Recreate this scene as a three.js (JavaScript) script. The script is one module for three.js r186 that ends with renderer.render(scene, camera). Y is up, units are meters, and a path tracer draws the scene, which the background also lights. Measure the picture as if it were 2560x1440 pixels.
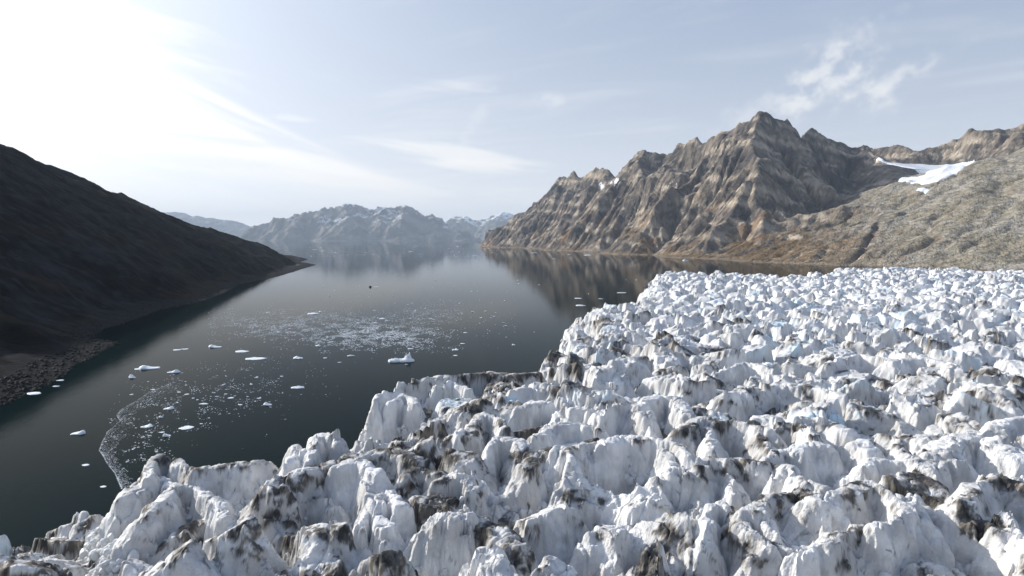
import * as THREE from 'three';

// ------------------------------------------------------------------ camera, sky, sun, exposure
const F = 1707, CX = 1280, CY = 720, HORIZON = 595, EYE = 105;      // lens in pixels of the 2560 x 1440 photograph
const PITCH = Math.atan((CY - HORIZON) / F);
const scene = new THREE.Scene();
const camera = new THREE.PerspectiveCamera(2 * Math.atan(CY / F) * 180 / Math.PI, 16 / 9, 1, 90000);
camera.position.set(0, EYE, 0);
camera.rotation.x = -PITCH;
camera.updateMatrixWorld();

const renderer = new THREE.WebGLRenderer();
renderer.toneMapping = THREE.LinearToneMapping;
renderer.toneMappingExposure = 1.13;
renderer.shadowMap.enabled = true;

const SUN_AZ = -61 * Math.PI / 180, SUN_EL = 25 * Math.PI / 180;
const SUN = new THREE.Vector3(Math.sin(SUN_AZ) * Math.cos(SUN_EL), Math.sin(SUN_EL), -Math.cos(SUN_AZ) * Math.cos(SUN_EL));
const sun = new THREE.DirectionalLight(new THREE.Color().setRGB(1.0, 0.94, 0.85), 5.0);
sun.position.copy(SUN).multiplyScalar(6000);
sun.castShadow = true;
sun.shadow.mapSize.set(4096, 4096);
Object.assign(sun.shadow.camera, { left: -3000, right: 6000, top: 4000, bottom: -2000, near: 10, far: 20000 });
scene.add(sun, sun.target);

// ------------------------------------------------------------------ noise
function rng(seed) { let a = seed >>> 0; return () => { a = (a + 0x6D2B79F5) | 0; let t = Math.imul(a ^ (a >>> 15), 1 | a); t = (t + Math.imul(t ^ (t >>> 7), 61 | t)) ^ t; return ((t ^ (t >>> 14)) >>> 0) / 4294967296; }; }
const PERM = new Uint8Array(512);
{ const r = rng(7), p = [...Array(256).keys()]; for (let i = 255; i > 0; i--) { const j = Math.floor(r() * (i + 1)); [p[i], p[j]] = [p[j], p[i]]; } for (let i = 0; i < 512; i++) PERM[i] = p[i & 255]; }
const GX = new Float32Array(256), GY = new Float32Array(256);
for (let i = 0; i < 256; i++) { const a = i / 256 * Math.PI * 2; GX[i] = Math.cos(a); GY[i] = Math.sin(a); }
function n2(x, y) {                                                 // gradient noise, about -0.7 .. 0.7
  const xi = Math.floor(x), yi = Math.floor(y), fx = x - xi, fy = y - yi, X = xi & 255, Y = yi & 255;
  const u = fx * fx * fx * (fx * (fx * 6 - 15) + 10), v = fy * fy * fy * (fy * (fy * 6 - 15) + 10);
  const a = PERM[PERM[X] + Y], b = PERM[PERM[X + 1] + Y], c = PERM[PERM[X] + Y + 1], d = PERM[PERM[X + 1] + Y + 1];
  const p = GX[a] * fx + GY[a] * fy, q = GX[b] * (fx - 1) + GY[b] * fy, r = GX[c] * fx + GY[c] * (fy - 1), s = GX[d] * (fx - 1) + GY[d] * (fy - 1);
  const t0 = p + (q - p) * u, t1 = r + (s - r) * u;
  return t0 + (t1 - t0) * v;
}
function g3(h, x, y, z) { h &= 15; const u = h < 8 ? x : y, v = h < 4 ? y : (h === 12 || h === 14 ? x : z); return ((h & 1) ? -u : u) + ((h & 2) ? -v : v); }
function n3(x, y, z) {
  const xi = Math.floor(x), yi = Math.floor(y), zi = Math.floor(z), fx = x - xi, fy = y - yi, fz = z - zi, X = xi & 255, Y = yi & 255, Z = zi & 255;
  const u = fx * fx * fx * (fx * (fx * 6 - 15) + 10), v = fy * fy * fy * (fy * (fy * 6 - 15) + 10), w = fz * fz * fz * (fz * (fz * 6 - 15) + 10);
  const A = PERM[X] + Y, AA = PERM[A] + Z, AB = PERM[A + 1] + Z, B = PERM[X + 1] + Y, BA = PERM[B] + Z, BB = PERM[B + 1] + Z, L = (a, b, t) => a + (b - a) * t;
  return L(L(L(g3(PERM[AA], fx, fy, fz), g3(PERM[BA], fx - 1, fy, fz), u), L(g3(PERM[AB], fx, fy - 1, fz), g3(PERM[BB], fx - 1, fy - 1, fz), u), v),
    L(L(g3(PERM[AA + 1], fx, fy, fz - 1), g3(PERM[BA + 1], fx - 1, fy, fz - 1), u), L(g3(PERM[AB + 1], fx, fy - 1, fz - 1), g3(PERM[BB + 1], fx - 1, fy - 1, fz - 1), u), v), w);
}
function fbm2(x, y, o = 4, g = 0.5) { let s = 0, a = 1; for (let i = 0; i < o; i++) { s += a * n2(x, y); x = x * 2.03 + 17.3; y = y * 2.03 - 9.1; a *= g; } return s; }
function ridged(x, y, o = 4, g = 0.5) { let s = 0, a = 1, w = 1; for (let i = 0; i < o; i++) { let v = 1 - Math.abs(n2(x, y)) * 1.9; v *= v; s += a * v * w; w = Math.min(1, Math.max(0, v * 1.4)); x = x * 2.07 + 31.7; y = y * 2.07 + 11.9; a *= g; } return s; }
const clamp = (x, a = 0, b = 1) => x < a ? a : x > b ? b : x;
const sstep = (a, b, x) => { const t = clamp((x - a) / (b - a)); return t * t * (3 - 2 * t); };
const mix = (a, b, t) => a + (b - a) * t;
const mix3 = (a, b, t) => [mix(a[0], b[0], t), mix(a[1], b[1], t), mix(a[2], b[2], t)];

// a pixel of the photograph as a direction, and as the point where that direction meets height y or depth d (metres ahead)
function ray(px, py) { return new THREE.Vector3((px - CX) / F, -(py - CY) / F, -1).applyEuler(camera.rotation); }
function atY(px, py, y) { const r = ray(px, py), t = (y - EYE) / r.y; return [r.x * t, y, r.z * t]; }
function atD(px, py, d) { const r = ray(px, py), t = d / -r.z; return [r.x * t, EYE + r.y * t, r.z * t]; }

// ------------------------------------------------------------------ sky: clear air, aureole round the sun, cirrus
{
  const W = 4096, H = 2048, data = new Float32Array(W * H * 4);
  // cirrus bands: centre (azimuth, elevation), half lengths, tilt, strength; degrees
  const toAE = (px, py) => { const r = ray(px, py).normalize(); return [Math.atan2(r.x, -r.z) * 180 / Math.PI, Math.asin(r.y) * 180 / Math.PI]; };
  const band = (px, py, lx, ly, tilt, s, fine) => { const [a, e] = toAE(px, py); return [a, e, lx, ly, Math.tan(tilt * Math.PI / 180), s, fine]; };
  const bands = [
    band(1130, 385, 6.4, 0.85, -7, 0.62, 1), band(1180, 415, 5.0, 0.55, -6, 0.5, 1), band(2060, 185, 3.2, 2.2, 30, 0.5, 2), band(2175, 215, 1.8, 1.7, -30, 0.36, 2),
    band(2250, 195, 2.8, 0.8, 24, 0.4, 2), band(1950, 255, 5.0, 1.3, 18, 0.25, 2), band(540, 345, 10, 1.5, -15, 0.85, 0), band(700, 400, 9, 1.0, -9, 0.8, 0),
    band(330, 205, 12, 2.6, -22, 0.85, 0), band(820, 440, 9, 1.1, -5, 0.5, 0), band(140, 60, 9, 2.6, -8, 0.75, 0), band(1100, 215, 4.0, 0.45, -3, 0.26, 1),
    band(1000, 480, 13, 1.0, -2, 0.4, 1), band(1380, 250, 1.6, 0.7, 10, 0.25, 2), band(1180, 320, 1.6, 1.2, 55, 0.15, 2), band(730, 298, 1.7, 0.3, 0, 0.35, 1), band(120, 330, 14, 3.5, -12, 0.8, 0),
  ];
  const gaps = [band(560, 352, 4.6, 0.42, -4, 0.6, 1), band(520, 405, 6.5, 0.55, -3, 0.5, 1), band(290, 415, 6, 0.5, -6, 0.3, 1), band(700, 460, 6, 0.4, -3, 0.3, 1)];
  for (let j = 0; j < H; j++) {
    const el = ((j + 0.5) / H - 0.5) * Math.PI, ce = Math.cos(el), se = Math.sin(el), e = el * 180 / Math.PI;
    for (let i = 0; i < W; i++) {
      const k = (j * W + i) * 4;
      if (e < -1.5) { data[k] = 0.3; data[k + 1] = 0.33; data[k + 2] = 0.36; data[k + 3] = 1; continue; }
      const th = ((i + 0.5) / W - 0.5) * 2 * Math.PI, dx = ce * Math.cos(th), dz = ce * Math.sin(th);
      const a = Math.atan2(dx, -dz) * 180 / Math.PI;
      const g = Math.acos(clamp(dx * SUN.x + se * SUN.y + dz * SUN.z, -1, 1)) * 180 / Math.PI;
      const t = clamp(e / 90), z = Math.pow(t, 0.5);
      let c = mix3([0.48, 0.585, 0.735], [0.075, 0.17, 0.40], z);
      c = mix3(c, [1.12, 1.12, 1.11], 0.88 * Math.exp(-Math.max(0, e) / 8));
      const au = 3.8 * Math.exp(-g / 12) + 0.58 * Math.exp(-Math.pow(g / 44, 2));
      c = [c[0] + au * 1.0, c[1] + au * 0.99, c[2] + au * 0.97];
      // cirrus: a high thin sheet, its coordinates on a plane overhead so that streaks converge to the horizon
      const q = 1 / Math.max(0.06, se + 0.05), X = dx * q, Z = dz * q;
      const wx = X + 0.35 * n2(X * 0.7 + 5, Z * 0.7), wz = Z + 0.35 * n2(X * 0.7 - 9, Z * 0.7 + 3);
      const rx = wx * 0.86 + wz * 0.5, rz = -wx * 0.5 + wz * 0.86;
      const wisp = fbm2(rx * 0.55, rz * 2.1, 6, 0.56), veil = sstep(-0.05, 0.75, wisp + 0.35 * fbm2(X * 0.3 + 2, Z * 0.3, 3)) * 0.16;
      let cl = veil;
      const fx = a * 0.9, fy = e * 0.9;
      for (const b of bands) {
        const u = (a - b[0]) / b[2]; if (Math.abs(u) > 2.2) continue;
        const v = (e - b[1] - (a - b[0]) * b[4]) / b[3]; if (Math.abs(v) > 3) continue;
        let nz;
        if (b[6] === 2) nz = fbm2(fx * 0.55 + fy * 0.3, fy * 0.75 - fx * 0.35, 6, 0.6);
        else nz = fbm2((fx + fy * 2) * 0.16, (fy - fx * b[4]) * (b[6] ? 1.3 : 0.9), 6, 0.56);
        const m = Math.exp(-u * u - v * v), s = sstep(0.12, b[6] === 2 ? 1.35 : 1.0, m + nz * (b[6] === 2 ? 1.0 : 0.75) * (0.35 + m));
        cl = cl + (1 - cl) * s * b[5];
      }
      for (const b of gaps) {
        const u = (a - b[0]) / b[2], v = (e - b[1] - (a - b[0]) * b[4]) / b[3];
        if (Math.abs(u) > 2.2 || Math.abs(v) > 3) continue;
        const nz = fbm2((fx + fy * 2) * 0.2, (fy - fx * b[4]) * 1.6, 5, 0.56), m = Math.exp(-u * u - v * v);
        cl *= 1 - b[5] * sstep(0.2, 0.9, m + nz * 0.5 * (0.3 + m));
      }
      const lit = 1.06 + 0.4 * Math.exp(-Math.pow(g / 48, 2)) + 1.2 * Math.exp(-Math.pow(g / 16, 2));
      c = mix3(c, [lit, lit * 0.99, lit * 0.97], clamp(cl));
      data[k] = c[0] * 0.86; data[k + 1] = c[1] * 0.86; data[k + 2] = c[2] * 0.86; data[k + 3] = 1;
    }
  }
  const sky = new THREE.DataTexture(data, W, H, THREE.RGBAFormat, THREE.FloatType);
  sky.mapping = THREE.EquirectangularReflectionMapping;
  sky.magFilter = sky.minFilter = THREE.LinearFilter;
  sky.needsUpdate = true;
  scene.background = sky;
  scene.environment = sky;
}
scene.fog = new THREE.FogExp2(new THREE.Color().setRGB(0.72, 0.85, 1.0), 2.1e-5);
console.log('sky', Math.round(performance.now()));

// ------------------------------------------------------------------ textures (fine relief and grain only)
function noiseTexture(size, fn, srgb = false) {
  const d = new Uint8Array(size * size * 4);
  for (let y = 0; y < size; y++) for (let x = 0; x < size; x++) { const v = fn(x / size, y / size), k = (y * size + x) * 4; const a = Array.isArray(v) ? v : [v, v, v]; d[k] = clamp(a[0]) * 255; d[k + 1] = clamp(a[1]) * 255; d[k + 2] = clamp(a[2]) * 255; d[k + 3] = 255; }
  const t = new THREE.DataTexture(d, size, size, THREE.RGBAFormat);
  t.wrapS = t.wrapT = THREE.RepeatWrapping; t.magFilter = t.minFilter = THREE.LinearFilter;
  if (srgb) t.colorSpace = THREE.SRGBColorSpace;
  t.needsUpdate = true;
  return t;
}
// noise that repeats over the unit square: looked up on two circles in turn, blended at the borders
function tiled(fn) { return (u, v) => { const s = (x) => sstep(0.75, 1, x), a = s(u), b = s(v); return (fn(u, v) * (1 - a) + fn(u - 1, v) * a) * (1 - b) + (fn(u, v - 1) * (1 - a) + fn(u - 1, v - 1) * a) * b; }; }
const iceBump = noiseTexture(512, tiled((u, v) => 0.5 + 0.55 * fbm2(u * 22 + 3, v * 16 + 8, 5, 0.6)));
const rockBump = noiseTexture(512, tiled((u, v) => 0.4 + 0.5 * fbm2(u * 8 + 3, v * 8 + 8, 6, 0.62) + 0.14 * ridged(u * 7 + 30, v * 7, 3, 0.6)));
const waveBump = noiseTexture(512, tiled((u, v) => 0.5 + 0.5 * fbm2(u * 12 + 3, v * 20 + 8, 4, 0.5)));
const calmMap = noiseTexture(512, tiled((u, v) => { const n = fbm2(u * 4 + 1.5 + 0.6 * n2(u * 3, v * 3), v * 9 + 4, 5, 0.55); const r = 0.015 + 0.1 * sstep(-0.1, 0.42, n); return [r, r, r]; }));
const scaled = (t, u, v = u) => { const c = t.clone(); c.repeat.set(1 / u, 1 / v); c.needsUpdate = true; return c; };

const M = {
  ice: new THREE.MeshPhysicalMaterial({ vertexColors: true, roughness: 0.5, ior: 1.31, specularIntensity: 0.7, bumpMap: scaled(iceBump, 9), bumpScale: 0.15 }),
  floe: new THREE.MeshPhysicalMaterial({ color: new THREE.Color().setRGB(0.78, 0.83, 0.86), roughness: 0.5, ior: 1.31, bumpMap: scaled(iceBump, 3), bumpScale: 0.05 }),
  rock: new THREE.MeshPhysicalMaterial({ vertexColors: true, roughness: 0.95, specularIntensity: 0.2, bumpMap: scaled(rockBump, 170), bumpScale: 9 }),
  tundra: new THREE.MeshPhysicalMaterial({ vertexColors: true, roughness: 1, specularIntensity: 0.1, bumpMap: scaled(rockBump, 30), bumpScale: 1.2 }),
  block: new THREE.MeshPhysicalMaterial({ color: new THREE.Color().setRGB(0.63, 0.635, 0.63), roughness: 0.6, ior: 1.31 }),
  snow: new THREE.MeshStandardMaterial({ color: new THREE.Color().setRGB(0.74, 0.77, 0.8), roughness: 0.7, bumpMap: scaled(iceBump, 140), bumpScale: 1.2 }),
  boulder: new THREE.MeshPhysicalMaterial({ specularIntensity: 0.3, color: new THREE.Color().setRGB(0.022, 0.022, 0.022), roughness: 0.8 }),
  water: new THREE.MeshPhysicalMaterial({ color: new THREE.Color().setRGB(0.0035, 0.0105, 0.0112), roughness: 1, roughnessMap: scaled(calmMap, 900, 900), ior: 1.04, bumpMap: scaled(waveBump, 26, 26), bumpScale: 0.014 }),
};
function structure(o, name, label, category) { o.name = name; o.userData = { kind: 'structure', label, category }; o.castShadow = o.receiveShadow = true; scene.add(o); return o; }
function meshOf(pos, idx, mat, { col, uv, nor } = {}) {
  const g = new THREE.BufferGeometry();
  g.setAttribute('position', new THREE.BufferAttribute(pos instanceof Float32Array ? pos : new Float32Array(pos), 3));
  g.setIndex(new THREE.BufferAttribute(idx instanceof Uint32Array ? idx : new Uint32Array(idx), 1));
  if (col) g.setAttribute('color', new THREE.BufferAttribute(col instanceof Float32Array ? col : new Float32Array(col), 3));
  if (uv) g.setAttribute('uv', new THREE.BufferAttribute(uv instanceof Float32Array ? uv : new Float32Array(uv), 2));
  if (nor) g.setAttribute('normal', new THREE.BufferAttribute(nor instanceof Float32Array ? nor : new Float32Array(nor), 3)); else g.computeVertexNormals();
  const m = new THREE.Mesh(g, mat); m.castShadow = m.receiveShadow = true;
  return m;
}

// ------------------------------------------------------------------ water
{
  const X = 34000, Z0 = 1500, Z1 = -46000;
  const w = meshOf([-X, 0, Z0, X, 0, Z0, X, 0, Z1, -X, 0, Z1], [0, 1, 2, 0, 2, 3], M.water, { uv: [-X, -Z0, X, -Z0, X, -Z1, -X, -Z1], nor: [0, 1, 0, 0, 1, 0, 0, 1, 0, 0, 1, 0] });
  structure(w, 'water', 'calm dark green fjord water reflecting the mountains', 'fjord');
}

// ------------------------------------------------------------------ terrain: ridges laid out, then cut by running water
function segDist(px, pz, a, b) { const dx = b[0] - a[0], dz = b[2] - a[2], l = dx * dx + dz * dz, t = l ? clamp(((px - a[0]) * dx + (pz - a[2]) * dz) / l) : 0, x = a[0] + dx * t - px, z = a[2] + dz * t - pz; return [Math.sqrt(x * x + z * z), t]; }
function tents(x, z, ridges) {                                      // the highest of the ridges' sloping flanks
  let h = -400;
  for (const r of ridges) for (let k = 0; k + 1 < r.p.length; k++) {
    const [d, t] = segDist(x, z, r.p[k], r.p[k + 1]);
    const v = mix(r.p[k][1], r.p[k + 1][1], t) - r.s * Math.pow(d, r.e ?? 1) ;
    if (v > h) h = v;
  }
  return h;
}
function erode(h, nx, nz, cell, rounds, K, base, soft) {                  // stream-power erosion, implicit, steepest of 8 neighbours
  const n = nx * nz, rec = new Int32Array(n), dist = new Float32Array(n), area = new Float32Array(n), DX = [1, -1, 0, 0, 1, 1, -1, -1], DZ = [0, 0, 1, -1, 1, -1, 1, -1];
  const order = new Uint32Array(n);
  for (let it = 0; it < rounds; it++) {
    let lo = Infinity, hi = -Infinity;
    for (let i = 0; i < n; i++) { if (h[i] < lo) lo = h[i]; if (h[i] > hi) hi = h[i]; }
    const B = 65536, count = new Uint32Array(B + 1), sc = (B - 1) / (hi - lo + 1e-6);
    for (let i = 0; i < n; i++) count[((h[i] - lo) * sc | 0) + 1]++;
    for (let b = 0; b < B; b++) count[b + 1] += count[b];
    for (let i = 0; i < n; i++) order[count[(h[i] - lo) * sc | 0]++] = i;
    for (let j = 0; j < nz; j++) for (let i = 0; i < nx; i++) {
      const at = j * nx + i; let best = 0, r = at, bd = 1;
      for (let k = 0; k < 8; k++) { const a = i + DX[k], b = j + DZ[k]; if (a < 0 || b < 0 || a >= nx || b >= nz) continue; const l = k < 4 ? cell : cell * 1.414, s = (h[at] - h[b * nx + a]) / l; if (s > best) { best = s; r = b * nx + a; bd = l; } }
      rec[at] = r; dist[at] = bd;
    }
    area.fill(cell * cell);
    for (let k = n - 1; k >= 0; k--) { const i = order[k]; if (rec[i] !== i) area[rec[i]] += area[i]; }
    for (let k = 0; k < n; k++) { const i = order[k], r = rec[i]; if (r === i || h[i] < base) continue; const f = (soft ? K * soft[i] : K) * Math.pow(area[i], 0.45) / dist[i]; h[i] = (h[i] + f * Math.max(h[r], base)) / (1 + f); }
  }
  return area;
}
function terrain({ x0, x1, z0, z1, cell, base, rounds = 14, K = 0.6, detail, colour, mat, skip = -12, uvS = 1, hard, cut }) {
  const nx = Math.round((x1 - x0) / cell) + 1, nz = Math.round((z1 - z0) / cell) + 1, n = nx * nz, h = new Float32Array(n);
  for (let j = 0; j < nz; j++) for (let i = 0; i < nx; i++) h[j * nx + i] = base(x0 + i * cell, z0 + j * cell);
  let soft = null; if (hard) { soft = new Float32Array(n); for (let j = 0; j < nz; j++) for (let i = 0; i < nx; i++) soft[j * nx + i] = hard(x0 + i * cell, z0 + j * cell); }
  const area = erode(h, nx, nz, cell, rounds, K, 0, soft);
  if (detail) { const o = h.slice(); for (let j = 0; j < nz; j++) for (let i = 0; i < nx; i++) { const a = j * nx + i, l = o[j * nx + Math.max(0, i - 1)], r = o[j * nx + Math.min(nx - 1, i + 1)], u = o[Math.max(0, j - 1) * nx + i], d = o[Math.min(nz - 1, j + 1) * nx + i]; h[a] += detail(x0 + i * cell, z0 + j * cell, o[a], Math.hypot(r - l, d - u) / (2 * cell)); } }
  const pos = new Float32Array(n * 3), col = new Float32Array(n * 3), uv = new Float32Array(n * 2);
  for (let j = 0; j < nz; j++) for (let i = 0; i < nx; i++) {
    const a = j * nx + i, x = x0 + i * cell, z = z0 + j * cell;
    const gx = (h[j * nx + Math.min(nx - 1, i + 1)] - h[j * nx + Math.max(0, i - 1)]) / (2 * cell), gz = (h[Math.min(nz - 1, j + 1) * nx + i] - h[Math.max(0, j - 1) * nx + i]) / (2 * cell);
    pos[a * 3] = x; pos[a * 3 + 1] = h[a]; pos[a * 3 + 2] = z;
    uv[a * 2] = (x + 0.35 * z) * uvS; uv[a * 2 + 1] = (h[a] - 0.6 * z) * uvS;
    const c = colour(x, h[a], z, Math.hypot(gx, gz), area[a], gx, gz);
    col[a * 3] = c[0]; col[a * 3 + 1] = c[1]; col[a * 3 + 2] = c[2];
  }
  const idx = [];
  for (let j = 0; j + 1 < nz; j++) for (let i = 0; i + 1 < nx; i++) { const a = j * nx + i, b = a + 1, c = a + nx, d = c + 1; if (Math.max(h[a], h[b], h[c], h[d]) < skip || cut && cut(x0 + i * cell, z0 + j * cell)) continue; if ((i + j) & 1) idx.push(a, c, b, b, c, d); else idx.push(a, c, d, a, d, b); }
  const m = meshOf(pos, new Uint32Array(idx), mat, { col, uv });
  m.field = (x, z) => { const u = clamp((x - x0) / cell, 0, nx - 1.001), v = clamp((z - z0) / cell, 0, nz - 1.001), i = u | 0, j = v | 0, a = u - i, b = v - j, k = j * nx + i; return mix(mix(h[k], h[k + 1], a), mix(h[k + nx], h[k + nx + 1], a), b); };
  return m;
}
const line = (s, ...pts) => ({ s, p: pts.map(([x, y, d]) => atD(x, y, d)) });

// ---- the rocky mountain across the fjord, with its corrie and the long slope on the right
const mountainRidges = [
  line(1.12, [1226, 611, 9300], [1262, 580, 9200], [1300, 548, 9000], [1345, 500, 8700], [1411, 437, 8300], [1455, 434, 7900], [1500, 421, 7400], [1545, 415, 7000], [1575, 404, 6700], [1612, 366, 6300], [1660, 372, 6200], [1700, 360, 6000], [1716, 348, 5800], [1742, 322, 5600], [1772, 314, 5500], [1800, 325, 5400], [1840, 314, 5200], [1875, 292, 5050], [1897, 280, 4980], [1950, 298, 5000], [1985, 325, 5150], [2003, 340, 5250], [2047, 323, 5400], [2080, 336, 5450], [2112, 334, 5450], [2145, 352, 5450], [2165, 348, 5450], [2205, 355, 5350], [2262, 350, 5200], [2310, 359, 5000]),
  line(0.62, [2310, 359, 5000], [2400, 344, 4900], [2450, 330, 4800], [2492, 306, 4700], [2530, 305, 4650], [2570, 290, 4600], [2800, 230, 4400], [3200, 150, 4200]),
  line(0.95, [1742, 325, 5600], [1790, 381, 5200], [1735, 425, 4950], [1680, 470, 4750], [1640, 510, 4600], [1600, 560, 4450]),          // spur between the two corries
  line(0.95, [1897, 282, 4980], [1900, 330, 4650], [1890, 380, 4350], [1885, 440, 4050], [1905, 520, 3750], [1900, 590, 3500]),           // lit buttress under the peak
  line(1.0, [1897, 282, 4980], [1960, 350, 4750], [2020, 420, 4400], [2090, 490, 4100], [2200, 540, 3800]),
  line(0.95, [1885, 440, 4050], [1830, 510, 3850], [1790, 570, 3680], [1770, 610, 3580]),
  line(0.95, [1612, 366, 6300], [1592, 410, 6000], [1600, 450, 5750], [1560, 500, 5550], [1520, 560, 5350]),
  line(0.95, [1500, 421, 7400], [1470, 470, 7000], [1440, 530, 6700], [1420, 575, 6500]),
  line(0.80, [1411, 437, 8300], [1385, 500, 7800], [1350, 560, 7600]),
  line(0.7, [2165, 348, 5450], [2200, 400, 5000], [2230, 430, 4800]),
  line(0.30, [2435, 408, 4150], [2560, 372, 4050], [2800, 300, 3950], [3200, 240, 3700]),                                                // long slope on the right
  line(0.25, [2435, 408, 4150], [2400, 470, 3800], [2330, 540, 3500], [2240, 600, 3200]),
];
const corries = [[...atD(1690, 440, 5500), 330, 1], [...atD(1520, 452, 7000), 260, 0.8]];
const ROCK_DARK = [0.080, 0.073, 0.070], ROCK_MID = [0.190, 0.160, 0.130], ROCK_PALE = [0.480, 0.405, 0.315], ROCK_RUST = [0.190, 0.110, 0.055], TUNDRA = [0.150, 0.098, 0.045], MEADOW = [0.250, 0.218, 0.160], SCREE = [0.165, 0.147, 0.123];
const shoreR = [[9300, 1226, 613.5], [6000, 1425, 625], [4400, 1600, 635.5], [3500, 1800, 646.5], [2760, 2050, 660]].map(([d, x, y]) => atY(x, y, 0));
const rightSlope = (x, z) => sstep(1400, 2000, x + 0.35 * (z + 3500)) * sstep(-4600, -4000, z);
const snowC = atD(2318, 432, 4600), snowA = atD(2310, 408, 4950), snowB = atD(2340, 458, 4250);
const corrie = (x, z) => 1 - sstep(0.55, 1.15, Math.hypot((x - snowC[0]) / 430, (z - snowC[2]) / 430));
const mountain = terrain({
  x0: -900, x1: 6300, z0: -10200, z1: -1500, cell: 13,
  base: (x, z) => {
    const wx = x + 90 * fbm2(x / 700, z / 700, 3) + 22 * fbm2(x / 120 + 40, z / 120, 2), wz = z + 90 * fbm2(x / 700 + 31, z / 700 + 7, 3) + 22 * fbm2(x / 120, z / 120 + 51, 2);
    let h = tents(wx, wz, mountainRidges);
for (const c of corries) { const d = Math.hypot(x - c[0], z - c[2]), t = 1 - sstep(c[3] * 0.35, c[3], d); h = mix(h, Math.min(h, c[1] + 10), t * c[4]); }
    const ct = corrie(x, z); h = mix(h, snowA[1] + (snowB[1] - snowA[1]) * (z - snowA[2]) / (snowB[2] - snowA[2]) + 0.06 * Math.abs(x - snowC[0] - 60), ct);
    // valley floor of moraine at the foot of the slope
    const vf = atVF(x, z);
    h = Math.max(h, vf);
    h += 62 * (ridged(x / 520 + 3, z / 520, 3, 0.45) - 0.7) * sstep(10, 260, h) * (1 - 0.8 * rightSlope(x, z)) * (1 - 0.9 * ct) + (16 - 13 * rightSlope(x, z)) * fbm2(x / 130, z / 130, 3) * sstep(0, 100, h) * (1 - ct);
    { const q = rightSlope(x, z); if (q > 0) { const al = -0.74 * x + 0.67 * z, ac = 0.67 * x + 0.74 * z; h += q * sstep(4, 60, h) * (15 * fbm2(al / 900, ac / 120, 4, 0.55) - 12 * sstep(0.12, 0.0, Math.abs(n2(al / 800 + 4, ac / 190 + 0.5 * n2(al / 200, ac / 200))))); } }
    return h;
  },
  cut: (x, z) => x > -0.95 * z + 350, rounds: 16, K: 0.055, hard: (x, z) => (1 - 0.985 * rightSlope(x, z)) * (1 - 0.9 * corrie(x, z)),
  detail: (x, z, h, s) => {
    const k = sstep(0.25, 0.7, s) * sstep(0, 60, h) * (1 - 0.7 * rightSlope(x, z)) * (1 - corrie(x, z));
    // beds of gneiss dipping to the right: small steps
    const bed = (h + 0.55 * x * 0.42 + 40 * n2(x / 500, z / 500)) / 36, st = (bed - Math.floor(bed));
    return k * (12 * (ridged(x / 105, z / 105 + h / 160, 4, 0.6) - 0.75) + 7 * (sstep(0.2, 0.8, st) - st)) + 1.2 * fbm2(x / 40, z / 40, 3) * sstep(0, 8, h);
  },
  colour: (x, h, z, s, area) => {
    const n = fbm2(x / 260 + 2, z / 260 - h / 400, 5, 0.55), f = fbm2(x / 46, (z - 0.3 * h) / 46, 4, 0.6), bedn = fbm2((h + 0.26 * x) / 60, (x + z) / 900, 4, 0.55);
    let c = mix3(ROCK_DARK, ROCK_MID, sstep(-0.5, 0.35, n + 0.5 * f));
    const right = rightSlope(x, z);
    c = mix3(c, ROCK_PALE, sstep(0.02, 0.5, bedn + 0.45 * n + 0.3 * f) * 0.85 * (1 - 0.6 * right));
    c = mix3(c, ROCK_RUST, 0.7 * sstep(0.12, 0.5, fbm2(x / 190 + 55, z / 190 - 20, 4, 0.55)) * sstep(520, 120, h));
    c = mix3(c, TUNDRA, sstep(0.9, 0.45, s + 0.35 * f) * sstep(330, 60, h + 130 * n) * (0.8 - 0.7 * right));
    c = mix3(c, SCREE, sstep(0.6, 0.45, s) * sstep(80, 260, h) * 0.5 * sstep(-0.1, 0.2, f));
    c = mix3(c, mix3(MEADOW, [0.31, 0.285, 0.235], sstep(-0.25, 0.3, f + n)), right * sstep(1.0, 0.5, s + 0.2 * f) * 0.95);
    if (x > 3000 && h > 560) { const v = Math.abs(fbm2(x / 260 + 4, h / 55 + z / 900, 3)); c = mix3(c, [0.36, 0.31, 0.25], 0.8 * sstep(0.05, 0.015, v)); }   // pale dykes
    c = mix3(c, [0.22, 0.18, 0.135], sstep(9, 2, h + 4 * f) * 0.85);                                                                         // pale shingle along the water
    const g = 0.58 + 0.84 * clamp(0.5 + 0.85 * fbm2(x / 34, (z - 0.4 * h) / 34, 3, 0.7));
    return [c[0] * g, c[1] * g, c[2] * g];
  },
  mat: M.rock,
});
function atVF(x, z) {                                               // shore apron: rises slowly inland of the drawn shoreline
  let d = 1e9, side = 1;
  for (let k = 0; k + 1 < shoreR.length; k++) { const a = shoreR[k], b = shoreR[k + 1], q = segDist(x, z, a, b)[0]; if (q < d) { d = q; side = ((b[0] - a[0]) * (z - a[2]) - (b[2] - a[2]) * (x - a[0])) > 0 ? -1 : 1; } }
  const l = shoreR[shoreR.length - 1];
  if (x > l[0]) { const s2 = (x - l[0]) * 0.42 + (l[2] - z) * 0.9; side = s2 + 300 * 0 > 0 ? 1 : -1; d = Math.min(d, Math.abs(s2)); }
  const w = side * d + 26 * fbm2(x / 160, z / 160, 3);
  const k = sstep(1500, 900, x + (z + 3300) * 0.25), gentle = Math.min(w * 0.10, 6 + (w - 60) * 0.13, 130), steep = Math.min(w * 0.62, 40 + w * 0.5, 150 + w * 0.3, 420);
  return w > 0 ? mix(gentle, steep, k) : w * 0.2;
}
structure(mountain, 'mountain', 'rugged brown rock mountain rising across the fjord', 'mountain');
const mountainField = mountain.field;
console.log('mountain', Math.round(performance.now()));

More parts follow.
